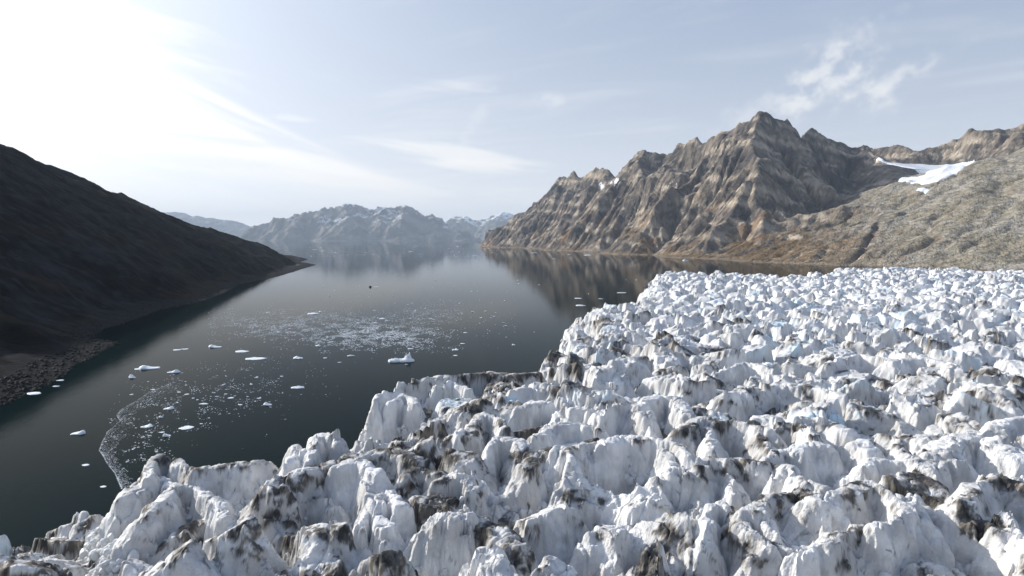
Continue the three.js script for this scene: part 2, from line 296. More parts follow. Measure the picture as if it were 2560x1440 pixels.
// ---- snow lying in the corries: sheets over the rock, their outlines laid on the mountain
function onMountain(px, py) { const r = ray(px, py); for (let d = 2400; d < 9500; d += 8) { const t = d / -r.z, x = r.x * t, z = -d, y = EYE + r.y * t; if (mountainField(x, z) > y) return [x, z]; } return null; }
function snowfield(name, label, outline, lift, seed) {
  const P = outline.map(([x, y]) => onMountain(x, y)).filter(Boolean); if (P.length < 3) return;
  let x0 = 1e9, x1 = -1e9, z0 = 1e9, z1 = -1e9; for (const p of P) { x0 = Math.min(x0, p[0]); x1 = Math.max(x1, p[0]); z0 = Math.min(z0, p[1]); z1 = Math.max(z1, p[1]); }
  x0 -= 30; x1 += 30; z0 -= 30; z1 += 30;
  const NX = Math.min(120, Math.ceil((x1 - x0) / 9)), NZ = Math.min(160, Math.ceil((z1 - z0) / 9)), pos = [], uv = [], idx = [], keep = [];
  for (let j = 0; j <= NZ; j++) for (let i = 0; i <= NX; i++) {
    const x = x0 + (x1 - x0) * i / NX, z = z0 + (z1 - z0) * j / NZ; let d = 1e9, inside = false;
    const qx = x + 14 * fbm2(x / 60 + seed, z / 60, 3), qz = z + 14 * fbm2(x / 60, z / 60 + seed, 3);
    for (let k = 0, l = P.length - 1; k < P.length; l = k++) { d = Math.min(d, segDist(qx, qz, [P[l][0], 0, P[l][1]], [P[k][0], 0, P[k][1]])[0]); if ((P[k][1] > qz) !== (P[l][1] > qz) && qx < (P[l][0] - P[k][0]) * (qz - P[k][1]) / (P[l][1] - P[k][1]) + P[k][0]) inside = !inside; }
    let a = 0; for (let p = -1; p <= 1; p++) for (let q = -1; q <= 1; q++) a += mountainField(x + p * 20, z + q * 20) / 9;
    pos.push(x, inside ? Math.max(a, mountainField(x, z)) + Math.min(lift, 0.4 + d * 0.35) : mountainField(x, z) - 1 - d * 0.3, z); uv.push(x, z); keep.push(inside || d < 14);
  }
  for (let j = 0; j < NZ; j++) for (let i = 0; i < NX; i++) { const a = j * (NX + 1) + i, b = a + 1, d = a + NX + 1, f = d + 1; if (keep[a] && keep[b] && keep[d] && keep[f]) idx.push(a, d, b, b, d, f); }
  return structure(meshOf(pos, idx, M.snow, { uv }), name, label, 'snowfield');
}
snowfield('snowfield', 'large white snowfield in the high corrie on the right', [[2185, 402], [2240, 409], [2300, 411], [2370, 411], [2438, 402], [2400, 427], [2372, 440], [2345, 456], [2300, 461], [2235, 450], [2290, 444], [2316, 436], [2290, 425], [2240, 415]], 7, 1);
snowfield('snowfield_001', 'small snow patch below the large corrie snowfield', [[2290, 472], [2310, 470], [2330, 474], [2322, 480], [2300, 478]], 3, 2);
snowfield('snowfield_002', 'thin snow strip in the shaded corrie left of the peak', [[1656, 467], [1690, 456], [1694, 461], [1670, 470]], 4, 3);
snowfield('snowfield_003', 'small snow strip on the left shoulder of the mountain', [[1496, 461], [1510, 463], [1538, 462], [1548, 456], [1530, 458]], 4, 4);

// ---- the dark hill on the left shore
const shoreL = [[-420, 1440], [-200, 1160], [0, 1013], [40, 996], [85, 975], [130, 958], [165, 930], [205, 905], [250, 880], [297, 858], [262, 851], [225, 852], [232, 838], [262, 823], [330, 800], [400, 775], [470, 760], [520, 748], [560, 732], [600, 712], [650, 700], [700, 690], [745, 676], [790, 662], [752, 655], [770, 648], [722, 636], [690, 625], [640, 613], [600, 609]].map(([x, y]) => atY(x, y, 0));
const hillCrest = [line(0.5, [-1500, -900, 700], [-900, -350, 900], [-400, 60, 1200], [0, 350, 1500], [60, 378, 1560], [130, 412, 1650], [200, 446, 1780], [270, 481, 1920], [300, 486, 2000], [420, 536, 2300], [520, 569, 2500], [600, 593, 2700], [690, 620, 2950], [722, 633, 3080], [735, 640, 3200])];
function inShoreL(x, z) { let d = 1e9, inside = false; const P = shoreL; for (let k = 0; k + 1 < P.length; k++) { const q = segDist(x, z, P[k], P[k + 1])[0]; if (q < d) d = q; }
  const Q = [...P, [-9000, 0, P[P.length - 1][2]], [-9000, 0, P[0][2]]]; for (let i = 0, j = Q.length - 1; i < Q.length; j = i++) if ((Q[i][2] > z) !== (Q[j][2] > z) && x < (Q[j][0] - Q[i][0]) * (z - Q[i][2]) / (Q[j][2] - Q[i][2]) + Q[i][0]) inside = !inside; return inside ? d : -d; }
const hill = terrain({
  x0: -2400, x1: -240, z0: -4100, z1: -180, cell: 6.5, rounds: 6, K: 0.005, uvS: 1, skip: -4, cut: (x, z) => x < 0.95 * z - 250,
  base: (x, z) => {
    const w = inShoreL(x + 5 * fbm2(x / 30, z / 30, 3), z + 5 * fbm2(x / 30 + 9, z / 30, 3));
    if (w < 0) return Math.max(-20, w * 0.3);
    const rise = Math.max(w * 0.16, 3.5 + (w - 22) * 0.30, 12 + (w - 50) * 0.66);
    const t = tents(x, z, hillCrest);
    const k = 26, hh = clamp(0.5 + 0.5 * (t - rise) / k), sm = mix(t, rise, hh) - k * hh * (1 - hh);
    return Math.max(Math.min(rise, 2.5), sm) + sstep(10, 90, w) * (11 * (fbm2(x / 210, z / 210, 4) ) + 5 * (ridged(x / 90 + 5, z / 190, 3) - 0.7));
  },
  detail: (x, z, h, s) => (0.5 + sstep(0, 30, h)) * 1.1 * fbm2(x / 22, z / 22, 4, 0.6) * sstep(-1, 2, h) + 1.5 * sstep(3, 12, h) * (ridged(x / 55, z / 55, 3) - 0.7),
  colour: (x, h, z, s) => {
    const n = fbm2(x / 90, z / 90, 5, 0.6), f = fbm2(x / 16, (z - 0.3 * h) / 16, 4, 0.6), v = fbm2((x + 40) / 130, h / 26 + z / 260, 4, 0.55);
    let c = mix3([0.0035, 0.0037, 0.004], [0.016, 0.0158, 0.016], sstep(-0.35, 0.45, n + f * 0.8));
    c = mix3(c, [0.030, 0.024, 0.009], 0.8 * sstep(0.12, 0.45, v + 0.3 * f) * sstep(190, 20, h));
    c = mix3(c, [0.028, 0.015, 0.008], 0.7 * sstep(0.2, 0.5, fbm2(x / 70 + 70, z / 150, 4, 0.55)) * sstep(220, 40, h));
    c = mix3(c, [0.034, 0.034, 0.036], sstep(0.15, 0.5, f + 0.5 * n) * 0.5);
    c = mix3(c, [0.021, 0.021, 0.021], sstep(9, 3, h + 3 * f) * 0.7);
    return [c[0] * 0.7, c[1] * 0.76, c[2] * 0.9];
  },
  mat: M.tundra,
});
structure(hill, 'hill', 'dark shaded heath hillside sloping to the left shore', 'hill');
const hillField = hill.field;
console.log('hill', Math.round(performance.now()));

// ---- far ranges beyond the open fjord
function range(name, label, ridges, x0, x1, z0, z1, cell, snow, seed) {
  const m = terrain({
    x0, x1, z0, z1, cell, rounds: 12, K: 0.022, uvS: 1,
    base: (x, z) => { const wx = x + 110 * fbm2(x / 1300 + seed, z / 1300, 3), wz = z + 260 * fbm2(x / 2200 + 31, z / 2200 + seed, 3); const h = tents(wx, wz, ridges); return h + 90 * (ridged(x / 1500 + seed, z / 1500, 4, 0.5) - 0.7) * sstep(0, 500, h) * sstep(1500, 900, h); },
    detail: (x, z, h, s) => sstep(0.2, 0.7, s) * sstep(0, 100, h) * 70 * (ridged(x / 420, z / 420, 4, 0.55) - 0.75),
    colour: (x, h, z, s) => {
      const n = fbm2(x / 900, z / 900 - h / 900, 5, 0.6);
      let c = mix3([0.09, 0.088, 0.088], [0.24, 0.225, 0.205], sstep(-0.4, 0.45, n));
      c = mix3(c, [0.78, 0.8, 0.82], snow * sstep(0.85, 0.6, s + 0.7 * n) * sstep(700, 950, h + 1000 * fbm2(x / 1500 + seed, z / 1500, 4, 0.6)));
      return c;
    },
    mat: M.rock,
  });

  return structure(m, name, label, 'mountain range');
}
range('mountain_range', 'hazy blue grey peaks at the far end of the fjord', [
  line(0.82, [605, 596, 26500], [640, 562, 27000], [690, 548, 27200], [720, 546, 27200], [742, 531, 27300], [757, 540, 27300], [772, 528, 27300], [800, 524, 27300], [808, 517, 27300], [820, 524, 27300], [828, 517, 27300], [838, 530, 27300], [856, 509, 27500], [885, 510, 27500], [920, 521, 27500], [937, 527, 27500], [948, 517, 27500], [972, 518, 27500], [1000, 516, 27500], [1014, 511, 27500], [1050, 534, 27500], [1060, 540, 27500], [1078, 535, 27400], [1100, 546, 27400], [1140, 570, 27200], [1180, 587, 27000], [1210, 599, 26500]),
  line(0.6, [856, 509, 27500], [870, 545, 26400], [900, 580, 25600]), line(0.6, [1014, 511, 27500], [1000, 550, 26400], [960, 585, 25500]), line(0.6, [760, 528, 27300], [740, 560, 26300], [720, 590, 25600]), line(0.6, [937, 527, 27500], [950, 555, 26500], [930, 580, 25700]), line(0.6, [1078, 535, 27400], [1090, 565, 26600], [1080, 590, 25700]),
  line(0.6, [700, 548, 27200], [690, 575, 26400], [660, 592, 25800]), line(0.6, [828, 520, 27300], [830, 560, 26300], [815, 590, 25500]), line(0.65, [972, 520, 27500], [1010, 570, 26100], [1030, 595, 25400]), line(0.6, [1100, 546, 27400], [1150, 585, 26200])], -12500, 600, -29500, -24200, 42, 0.8, 3);
range('mountain_range_001', 'pale snowy peaks glimpsed beside the rocky mountain', [line(0.6, [1090, 590, 35000], [1128, 552, 35500], [1140, 541, 35500], [1168, 539, 35500], [1188, 547, 35500], [1212, 545, 35500], [1235, 536, 35500], [1252, 528, 35500], [1285, 536, 35500], [1330, 530, 35500], [1420, 560, 35500]), line(0.6, [1252, 528, 35500], [1240, 560, 34300], [1230, 590, 33300])], -5200, 4500, -38500, -32000, 60, 1.2, 11);
range('mountain_range_002', 'faint hazy ridge beyond the left hillside', [line(0.6, [300, 525, 43500], [380, 532, 43500], [405, 530, 43500], [440, 529, 43500], [462, 532, 43500], [480, 541, 43500], [492, 538, 43500], [518, 544, 43500], [530, 544, 43500], [560, 550, 43500], [590, 552, 43500], [606, 556, 43500], [640, 573, 43500], [670, 590, 43000])], -28000, -13500, -45800, -41000, 75, 0.3, 23);
console.log('ranges', Math.round(performance.now()));
function blockGeometry(seed) {                                      // an angular broken block about 2 m across
  const r = rng(seed), g = new THREE.IcosahedronGeometry(1, 1), p = g.attributes.position, cuts = [];
  for (let k = 0; k < 7; k++) { const u = r() * 2 - 1, a = r() * 6.283, w = Math.sqrt(1 - u * u); cuts.push([w * Math.cos(a), u, w * Math.sin(a), 0.45 + 0.35 * r()]); }
  for (let i = 0; i < p.count; i++) { const v = new THREE.Vector3().fromBufferAttribute(p, i); for (const c of cuts) { const d = v.x * c[0] + v.y * c[1] + v.z * c[2] - c[3]; if (d > 0) v.set(v.x - c[0] * d, v.y - c[1] * d, v.z - c[2] * d); } p.setXYZ(i, v.x, v.y, v.z); }
  g.computeVertexNormals();
  return g;
}
// ------------------------------------------------------------------ the glacier: a broken front of seracs
const TOP = 45;
// the edge of the ice against the water, seen along its crest (pixel, height of the ice there)
const frontPx = [[-500, 1560, 3], [-200, 1440, 3], [0, 1398, 5], [55, 1412, 4], [100, 1416, 3], [140, 1372, 6], [185, 1342, 8], [245, 1318, 9], [308, 1300, 9], [316, 1235, 30], [350, 1190, 34], [390, 1150, 36], [432, 1118, 38], [470, 1152, 38], [520, 1160, 38], [585, 1158, 38], [640, 1150, 40], [690, 1128, 42], [738, 1098, 44], [790, 1085, 44], [830, 1058, 44], [905, 1025, 44], [932, 985, 45], [985, 955, 45], [1060, 945, 45], [1150, 937, 45], [1235, 926, 45], [1290, 915, 45], [1330, 885, 45], [1368, 848, 45], [1402, 828, 45], [1412, 790, 45], [1450, 768, 44], [1520, 762, 43], [1592, 745, 42], [1600, 712, 45], [1625, 683, 45], [1700, 681, 45], [1850, 684, 45], [1955, 690, 45], [2050, 688, 45], [2062, 676, 46], [2100, 672, 47], [2250, 671, 49], [2400, 673, 51], [2560, 676, 53], [2800, 680, 56], [3400, 690, 60]];
const front = frontPx.map(([x, y, h]) => atY(x, y, h));
const frontPoly = [...front.map((p) => [p[0], p[2]]), [2600, -400], [2600, 300], [-260, 300]];
const frontMin = front.reduce((a, p) => [Math.min(a[0], p[0]), Math.min(a[1], p[2])], [1e9, 1e9]);
function iceDist(x, z) {                                            // metres inside the ice edge (negative: over water)
  let d = 1e9, inside = false;
  for (let k = 0; k + 1 < front.length; k++) { const a = front[k], b = front[k + 1], dx = b[0] - a[0], dz = b[2] - a[2], t = clamp(((x - a[0]) * dx + (z - a[2]) * dz) / (dx * dx + dz * dz)), u = a[0] + dx * t - x, v = a[2] + dz * t - z, q = u * u + v * v; if (q < d) d = q; }
  for (let i = 0, j = frontPoly.length - 1; i < frontPoly.length; j = i++) { const A = frontPoly[i], B = frontPoly[j]; if ((A[1] > z) !== (B[1] > z) && x < (B[0] - A[0]) * (z - A[1]) / (B[1] - A[1]) + A[0]) inside = !inside; }
  return inside ? Math.sqrt(d) : -Math.sqrt(d);
}
const IC = 6, iX0 = -400, iZ0 = -1750, iNX = Math.ceil(2500 / IC), iNZ = Math.ceil(1900 / IC), iceGrid = new Float32Array((iNX + 1) * (iNZ + 1));
for (let j = 0; j <= iNZ; j++) for (let i = 0; i <= iNX; i++) iceGrid[j * (iNX + 1) + i] = iceDist(iX0 + i * IC, iZ0 + j * IC);
const iceAt = (x, z) => { const u = clamp((x - iX0) / IC, 0, iNX - 0.001), v = clamp((z - iZ0) / IC, 0, iNZ - 0.001), i = u | 0, j = v | 0, k = j * (iNX + 1) + i; return mix(mix(iceGrid[k], iceGrid[k + 1], u - i), mix(iceGrid[k + iNX + 1], iceGrid[k + iNX + 2], u - i), v - j); };
const topMean = (x, z) => TOP + 9 * sstep(250, 1100, x) + 3.5 * fbm2(x / 90 + 8, z / 90, 3);
function floorAt(x, z, w) { return Math.min(topMean(x, z) - 25 + 4 * fbm2(x / 30, z / 30 + 5, 3), 3 + w * 0.42 + 3 * n2(x / 14, z / 14)); }
const dirtAt = (x, z) => { const r = Math.hypot(x, z); return clamp(0.30 + 0.75 * fbm2(x / 60 + 11, z / 28 + 3, 4, 0.55) + 0.35 * sstep(520, 180, r) - 0.35 * sstep(450, 900, r) + 0.25 * sstep(80, 10, iceAt(x, z)) * sstep(700, 500, r)); };

// big seracs of the foreground, drawn from the photograph: crest (pixels), height, slope towards the camera, slope behind, half width of the top, dirt
const named = [
  [[[365, 1188], [398, 1135], [430, 1116]], 38, 2.2, 2.4, 1.0, 0.75], [[[430, 1116], [462, 1160], [500, 1182]], 37, 1.6, 2.0, 0.6, 0.7],
  [[[325, 1232], [350, 1204], [395, 1192], [418, 1212]], 35, 2.6, 1.4, 1.6, 0.5], [[[376, 1275], [430, 1215], [458, 1206]], 37, 2.4, 1.1, 0.7, 0.55], [[[458, 1206], [500, 1214], [532, 1245], [560, 1290]], 36.5, 3.0, 1.3, 0.8, 0.3],
  [[[425, 1345], [465, 1305], [482, 1296], [540, 1302], [600, 1335]], 32, 1.5, 1.4, 1.0, 0.95], [[[575, 1345], [590, 1338], [640, 1362]], 29, 1.9, 1.5, 0.8, 0.1], [[[505, 1375], [600, 1392], [680, 1430]], 27, 1.1, 1.3, 0.5, 0.1],
  [[[505, 1168], [560, 1160], [625, 1153], [690, 1130]], 40, 1.1, 2.2, 1.0, 0.7], [[[715, 1150], [742, 1110], [765, 1150]], 44, 2.1, 2.4, 0.2, 0.0], [[[765, 1130], [800, 1084], [828, 1082], [850, 1105]], 45, 2.8, 2.4, 0.9, 0.3],
  [[[690, 1205], [760, 1172], [830, 1155], [880, 1140], [925, 1128], [985, 1122], [1035, 1142]], 43.5, 2.0, 1.0, 2.0, 1.0], [[[690, 1245], [745, 1222], [800, 1215]], 39, 2.5, 1.0, 0.8, 0.6],
  [[[857, 1160], [885, 1150], [912, 1152], [925, 1175]], 44, 2.4, 1.4, 1.6, 0.2], [[[905, 1195], [930, 1222], [950, 1250]], 42, 2.6, 2.2, 0.8, 0.4], [[[770, 1225], [800, 1240], [830, 1262]], 37.5, 3.0, 1.6, 0.7, 0.5],
  [[[905, 1305], [928, 1276], [950, 1282], [975, 1320]], 39.5, 3.6, 2.4, 0.5, 0.0], [[[950, 1240], [985, 1221], [998, 1260]], 42, 3.4, 2.2, 0.7, 0.2], [[[985, 1395], [1012, 1352], [1035, 1400]], 33, 2.6, 2.0, 0.3, 0.0],
  [[[1020, 1185], [1050, 1166], [1090, 1182]], 43, 3.4, 1.4, 1.2, 0.9], [[[1092, 1205], [1120, 1190], [1160, 1186], [1180, 1215]], 42.5, 3.6, 1.5, 1.0, 0.5], [[[1165, 1245], [1185, 1222], [1200, 1205], [1205, 1240]], 40, 3.4, 2.4, 0.4, 0.1], [[[1190, 1262], [1222, 1232], [1232, 1262]], 37, 3.2, 2.2, 0.4, 0.0],
  [[[1080, 1300], [1098, 1288], [1135, 1300], [1165, 1300]], 42, 2.6, 1.6, 1.4, 0.35], [[[1165, 1302], [1210, 1304], [1250, 1318], [1272, 1352]], 41, 1.5, 1.5, 2.0, 0.95], [[[1230, 1360], [1275, 1365], [1310, 1400]], 37, 1.8, 1.6, 0.6, 0.2],
  [[[1108, 1096], [1135, 1088], [1150, 1085]], 44, 3.0, 2.0, 0.8, 0.8], [[[1150, 1085], [1158, 1070]], 46, 3.0, 3.0, 0.2, 0.1], [[[1222, 1115], [1243, 1096], [1252, 1098]], 46, 2.8, 2.0, 0.4, 0.1], [[[1255, 1096], [1285, 1096], [1305, 1110]], 46, 4.0, 1.4, 1.5, 0.25], [[[1305, 1125], [1340, 1128], [1375, 1120]], 45, 1.8, 1.2, 1.4, 0.9],
  [[[1312, 1160], [1350, 1135], [1385, 1128]], 45, 2.4, 1.4, 0.9, 0.7], [[[1385, 1128], [1402, 1112], [1425, 1140]], 46.5, 2.8, 1.6, 0.5, 0.1], [[[1420, 1125], [1460, 1105], [1500, 1095]], 47, 2.8, 1.3, 1.0, 0.8], [[[1500, 1105], [1515, 1098], [1545, 1088], [1575, 1090]], 47.5, 2.8, 1.2, 0.8, 0.15], [[[1575, 1090], [1640, 1094], [1690, 1105], [1712, 1130]], 47.5, 2.4, 1.1, 1.0, 0.6], [[[1625, 1096], [1655, 1120], [1680, 1175]], 45.5, 2.6, 2.4, 0.6, 0.1],
  [[[1640, 1196], [1665, 1192], [1695, 1190]], 43.5, 2.8, 1.3, 1.3, 0.45], [[[1735, 1160], [1775, 1146], [1810, 1150], [1850, 1145], [1905, 1158]], 46, 1.7, 1.2, 1.2, 0.8], [[[1905, 1158], [1960, 1175], [2005, 1205], [2020, 1235]], 45, 1.5, 1.2, 1.0, 0.9], [[[1790, 1175], [1820, 1185], [1840, 1215]], 43, 1.6, 1.6, 0.6, 0.5],
  [[[1728, 1300], [1732, 1268], [1745, 1300]], 39, 4, 3, 0.2, 0.0], [[[1742, 1290], [1752, 1258], [1775, 1310]], 39.5, 4, 3, 0.2, 0.1], [[[1768, 1310], [1790, 1262], [1803, 1249], [1830, 1266]], 44, 2.5, 1.8, 0.4, 0.2], [[[1830, 1266], [1870, 1310], [1905, 1355]], 43, 2.0, 2.4, 0.5, 0.85],
  [[[1880, 1275], [1930, 1240], [1985, 1228], [2025, 1226]], 45, 2.3, 1.2, 1.0, 0.8], [[[1885, 1262], [1900, 1285], [1920, 1320]], 43, 2.4, 2, 0.6, 0.3], [[[2042, 1248], [2080, 1228], [2130, 1222], [2160, 1205]], 46.5, 2.0, 1.2, 1.2, 0.6], [[[2160, 1205], [2200, 1218], [2245, 1235], [2270, 1262]], 46.5, 1.6, 1.4, 0.8, 0.6], [[[1955, 1168], [1968, 1162], [2010, 1195], [2060, 1212]], 46.5, 1.6, 1.3, 0.6, 0.35],
  [[[2012, 1375], [2035, 1358], [2055, 1352]], 43.5, 3.4, 1.8, 0.8, 0.1], [[[2055, 1352], [2110, 1325], [2150, 1312], [2195, 1312]], 44.5, 3.2, 1.4, 1.0, 0.7], [[[2195, 1315], [2240, 1300], [2270, 1276], [2290, 1240]], 46, 3.0, 1.8, 0.6, 0.3], [[[2290, 1240], [2300, 1262], [2320, 1300]], 44, 2.6, 1.6, 0.6, 0.1],
  [[[1880, 1385], [1905, 1362], [1925, 1356], [1960, 1372]], 41, 2.2, 1.6, 0.8, 0.8], [[[1962, 1370], [2000, 1366], [2012, 1400]], 40.5, 2.6, 1.8, 0.7, 0.5],
  [[[2405, 1245], [2440, 1205], [2475, 1190], [2530, 1198], [2600, 1215]], 47, 1.7, 1.4, 1.0, 0.75], [[[2430, 1300], [2470, 1285], [2500, 1330]], 44, 1.8, 1.5, 0.8, 0.8], [[[2480, 1292], [2540, 1345], [2600, 1390]], 44, 1.6, 1.6, 0.7, 0.9], [[[2500, 1280], [2515, 1285], [2560, 1350]], 45, 2.2, 2.2, 0.4, 0.0],
  [[[2318, 1165], [2350, 1150], [2400, 1152]], 45.5, 1.7, 1.2, 1.4, 0.4], [[[2340, 1128], [2385, 1092], [2440, 1082], [2500, 1100], [2535, 1132]], 47, 1.5, 0.9, 2.6, 0.3], [[[2160, 1155], [2195, 1145], [2240, 1150]], 45, 2.4, 1.4, 0.7, 0.35], [[[2490, 1060], [2530, 1045], [2600, 1040]], 48, 1.6, 1.2, 1.6, 0.1],
  [[[2000, 1118], [2040, 1105], [2065, 1112]], 45.5, 2.0, 1.2, 1.6, 0.2], [[[1920, 1140], [1950, 1120], [2010, 1125]], 45, 2.2, 1.4, 1.0, 0.4], [[[2140, 1105], [2160, 1100], [2175, 1120]], 45.5, 2.4, 1.6, 1.2, 0.1], [[[2210, 1085], [2240, 1095], [2280, 1145]], 46, 1.7, 1.6, 0.8, 0.7],
  [[[1705, 1070], [1745, 1040], [1790, 1048], [1850, 1050], [1920, 1070]], 47.5, 1.8, 1.1, 1.2, 0.85], [[[1745, 1045], [1770, 1075], [1790, 1120]], 46, 1.8, 1.8, 0.6, 0.5], [[[1860, 1060], [1885, 1075], [1930, 1130]], 46, 1.7, 1.7, 0.6, 0.8], [[[2010, 1042], [2060, 1045], [2110, 1070]], 47.5, 1.3, 1.1, 1.8, 0.5], [[[1960, 1060], [1985, 1055], [2030, 1085]], 47, 1.6, 1.3, 1.2, 0.7],
  [[[932, 995], [960, 968], [990, 958]], 45.5, 2.4, 2.6, 1.2, 0.15], [[[990, 957], [1050, 948], [1120, 938]], 46, 2.2, 2.4, 1.6, 0.85], [[[1120, 940], [1180, 932], [1235, 930]], 46, 2.6, 2.2, 1.6, 0.95], [[[1235, 930], [1290, 935], [1345, 930]], 46, 2.0, 1.6, 1.6, 1.0], [[[985, 1000], [1010, 985], [1035, 1005]], 44.5, 2.8, 1.6, 1.0, 0.3], [[[1100, 965], [1130, 958], [1165, 970]], 45, 3.0, 1.5, 0.8, 0.3], [[[1170, 1085], [1205, 1030], [1240, 1040], [1262, 1070]], 45, 2.2, 1.4, 0.9, 0.75],
  [[[1300, 1015], [1335, 1000], [1370, 1005]], 45.5, 3, 1.6, 0.8, 0.0], [[[1368, 1070], [1395, 1028], [1425, 1065]], 44, 2.4, 1.8, 0.6, 0.0], [[[1330, 1088], [1400, 1060], [1450, 1055], [1490, 1065]], 45.5, 2.2, 1.4, 0.8, 0.35], [[[1500, 1030], [1545, 1010], [1590, 1010], [1610, 1040]], 46, 2.2, 1.3, 1.2, 0.6], [[[1600, 1010], [1640, 985], [1690, 990], [1712, 1030]], 47, 2.4, 1.3, 1.6, 0.3],
  [[[1820, 985], [1880, 965], [1960, 955], [2050, 965], [2110, 985]], 47, 1.8, 1.0, 1.6, 0.6], [[[1790, 930], [1860, 905], [1930, 920]], 47, 3.0, 1.4, 0.8, 0.1], [[[2070, 905], [2150, 885], [2240, 900]], 48, 2.4, 1.2, 1.2, 0.4], [[[2230, 900], [2320, 893], [2400, 920]], 48.5, 1.4, 1.0, 2.2, 0.3],
].map(([c, y, sf, sb, w, dirt], k) => ({ id: k, c: c.map(([px, py]) => atY(px, py, y)), y, sf: sf * 1.25, sb: sb * 1.1, w, dirt, blue: 0 }));
for (const s of named) { s.box = [Infinity, -Infinity, Infinity, -Infinity]; for (const p of s.c) { s.box[0] = Math.min(s.box[0], p[0] - 22); s.box[1] = Math.max(s.box[1], p[0] + 22); s.box[2] = Math.min(s.box[2], p[2] - 26); s.box[3] = Math.max(s.box[3], p[2] + 22); } }

// the many others: tilted slabs, wedges and pyramids, each the lowest of a few sloping planes
const seracs = named.slice();
const CELL = 13, buckets = new Map(), bkey = (i, j) => (i + 4000) * 10000 + (j + 4000);
function addTo(s, x0, x1, z0, z1) { for (let i = Math.floor(x0 / CELL); i <= Math.floor(x1 / CELL); i++) for (let j = Math.floor(z0 / CELL); j <= Math.floor(z1 / CELL); j++) { const k = bkey(i, j); let b = buckets.get(k); if (!b) buckets.set(k, b = []); b.push(s); } }
for (const s of named) addTo(s, ...s.box);
{
  const r = rng(991);
  const scatter = (step, size, drop, lift, far) => {
    for (let z = -1680; z < 0; z += step) for (let x = -330; x < 1500; x += step) {
      const px = x + (r() - 0.5) * step * 0.95, pz = z + (r() - 0.5) * step * 0.95, roll = r(), R = Math.hypot(px, pz);
      const q = [r(), r(), r(), r(), r(), r(), r(), r(), r(), r(), r(), r()];
      if (roll < drop || R < 62 || R > far || Math.abs(Math.atan2(px, -pz)) > 0.92) continue;
      const w = iceAt(px, pz); if (w < 2.5) continue;
      let near = 1e9;
      for (const s of named) if (px > s.box[0] && px < s.box[1] && pz > s.box[2] && pz < s.box[3]) for (let k = 0; k + 1 < s.c.length; k++) near = Math.min(near, segDist(px, pz, s.c[k], s.c[k + 1])[0]);
      if (near < size * 0.5) continue;
      const edge = sstep(2, 26, w), low = px < -70 && pz > -215 ? 0.25 : 1;
      const base = floorAt(px, pz, w), full = topMean(px, pz) + lift - 6.5 * sstep(300, 190, R), y = Math.max(base + 2.5, mix(base + 3, full, (low < 1 ? 0.15 * q[0] : 0.62 + 0.38 * edge)) + (q[0] - 0.5) * 9);
      const a0 = 0.25 + (q[1] - 0.5) * 1.3 + 0.5 * n2(px / 120, pz / 120), long = size * (0.55 + q[2] * 0.9), wide = size * (0.28 + q[3] * 0.4), planes = [], nk = 5;
      for (let k = 0; k < nk; k++) {
        const a = a0 + k / nk * 2 * Math.PI + (q[4 + k] - 0.5) * 0.9, along = Math.abs(Math.cos(a - a0));
        planes.push(Math.cos(a), Math.sin(a), 1.0 + 3.2 * Math.pow(q[(k * 5 + 3) % 12], 1.4), 0.5 * mix(wide, long, along) * (0.35 + 0.5 * q[(k * 7 + 1) % 12]));
      }
      const tl = 0.15 + 0.55 * q[9], ta = q[10] * 6.283;
      const s = { id: seracs.length, x: px, z: pz, y, planes, tx: Math.cos(ta) * tl, tz: Math.sin(ta) * tl, k: 0.5 + 1.3 * q[11], dirt: clamp(dirtAt(px, pz) + (q[5] - 0.5) * 0.7), blue: q[6] > 0.74 ? (q[6] - 0.70) * 3 : 0 };
      seracs.push(s);
      const reach = size * 1.45; addTo(s, px - reach, px + reach, pz - reach, pz + reach);
    }
  };
  scatter(13, 15, 0.10, 0, 1560); scatter(7.5, 7.5, 0.5, -6.5, 1100); scatter(4.2, 4, 0.8, -14, 330);
}
function seracHeight(s, x, z) {
  if (s.c) {
    let best = -1e9;
    if (x < s.box[0] || x > s.box[1] || z < s.box[2] || z > s.box[3]) return best;
    for (let k = 0; k + 1 < s.c.length; k++) {
      const a = s.c[k], b = s.c[k + 1], dx = b[0] - a[0], dz = b[2] - a[2], l2 = dx * dx + dz * dz, l = Math.sqrt(l2), t0 = ((x - a[0]) * dx + (z - a[2]) * dz) / l2, t = clamp(t0);
      const u = a[0] + dx * t - x, v = a[2] + dz * t - z, d = Math.sqrt(u * u + v * v), side = (dx * (z - a[2]) - dz * (x - a[0])) / l;   // > 0: towards the camera
      const f = sstep(-0.5, 0.5, side / (d + 1e-6)), sl = mix(s.sb, s.sf, f), e = Math.max(0, d - s.w - flute), soft = 0.4;
      const h = a[1] - sl * (Math.sqrt(e * e + soft * soft) - soft) - 0.12 * d;
      if (h > best) best = h;
    }
    return best;
  }
  const dx = x - s.x, dz = z - s.z, P = s.planes; let h = s.y + s.tx * dx + s.tz * dz;
  for (let k = 0; k < P.length; k += 4) {
    const v = s.y + 1.5 - P[k + 2] * (P[k] * dx + P[k + 1] * dz - P[k + 3] - flute), m = 0.35 * s.k + P[k + 2] * 0.12, t = clamp(0.5 + 0.5 * (v - h) / m);
    h = mix(v, h, t) - m * t * (1 - t);
  }
  return h;
}
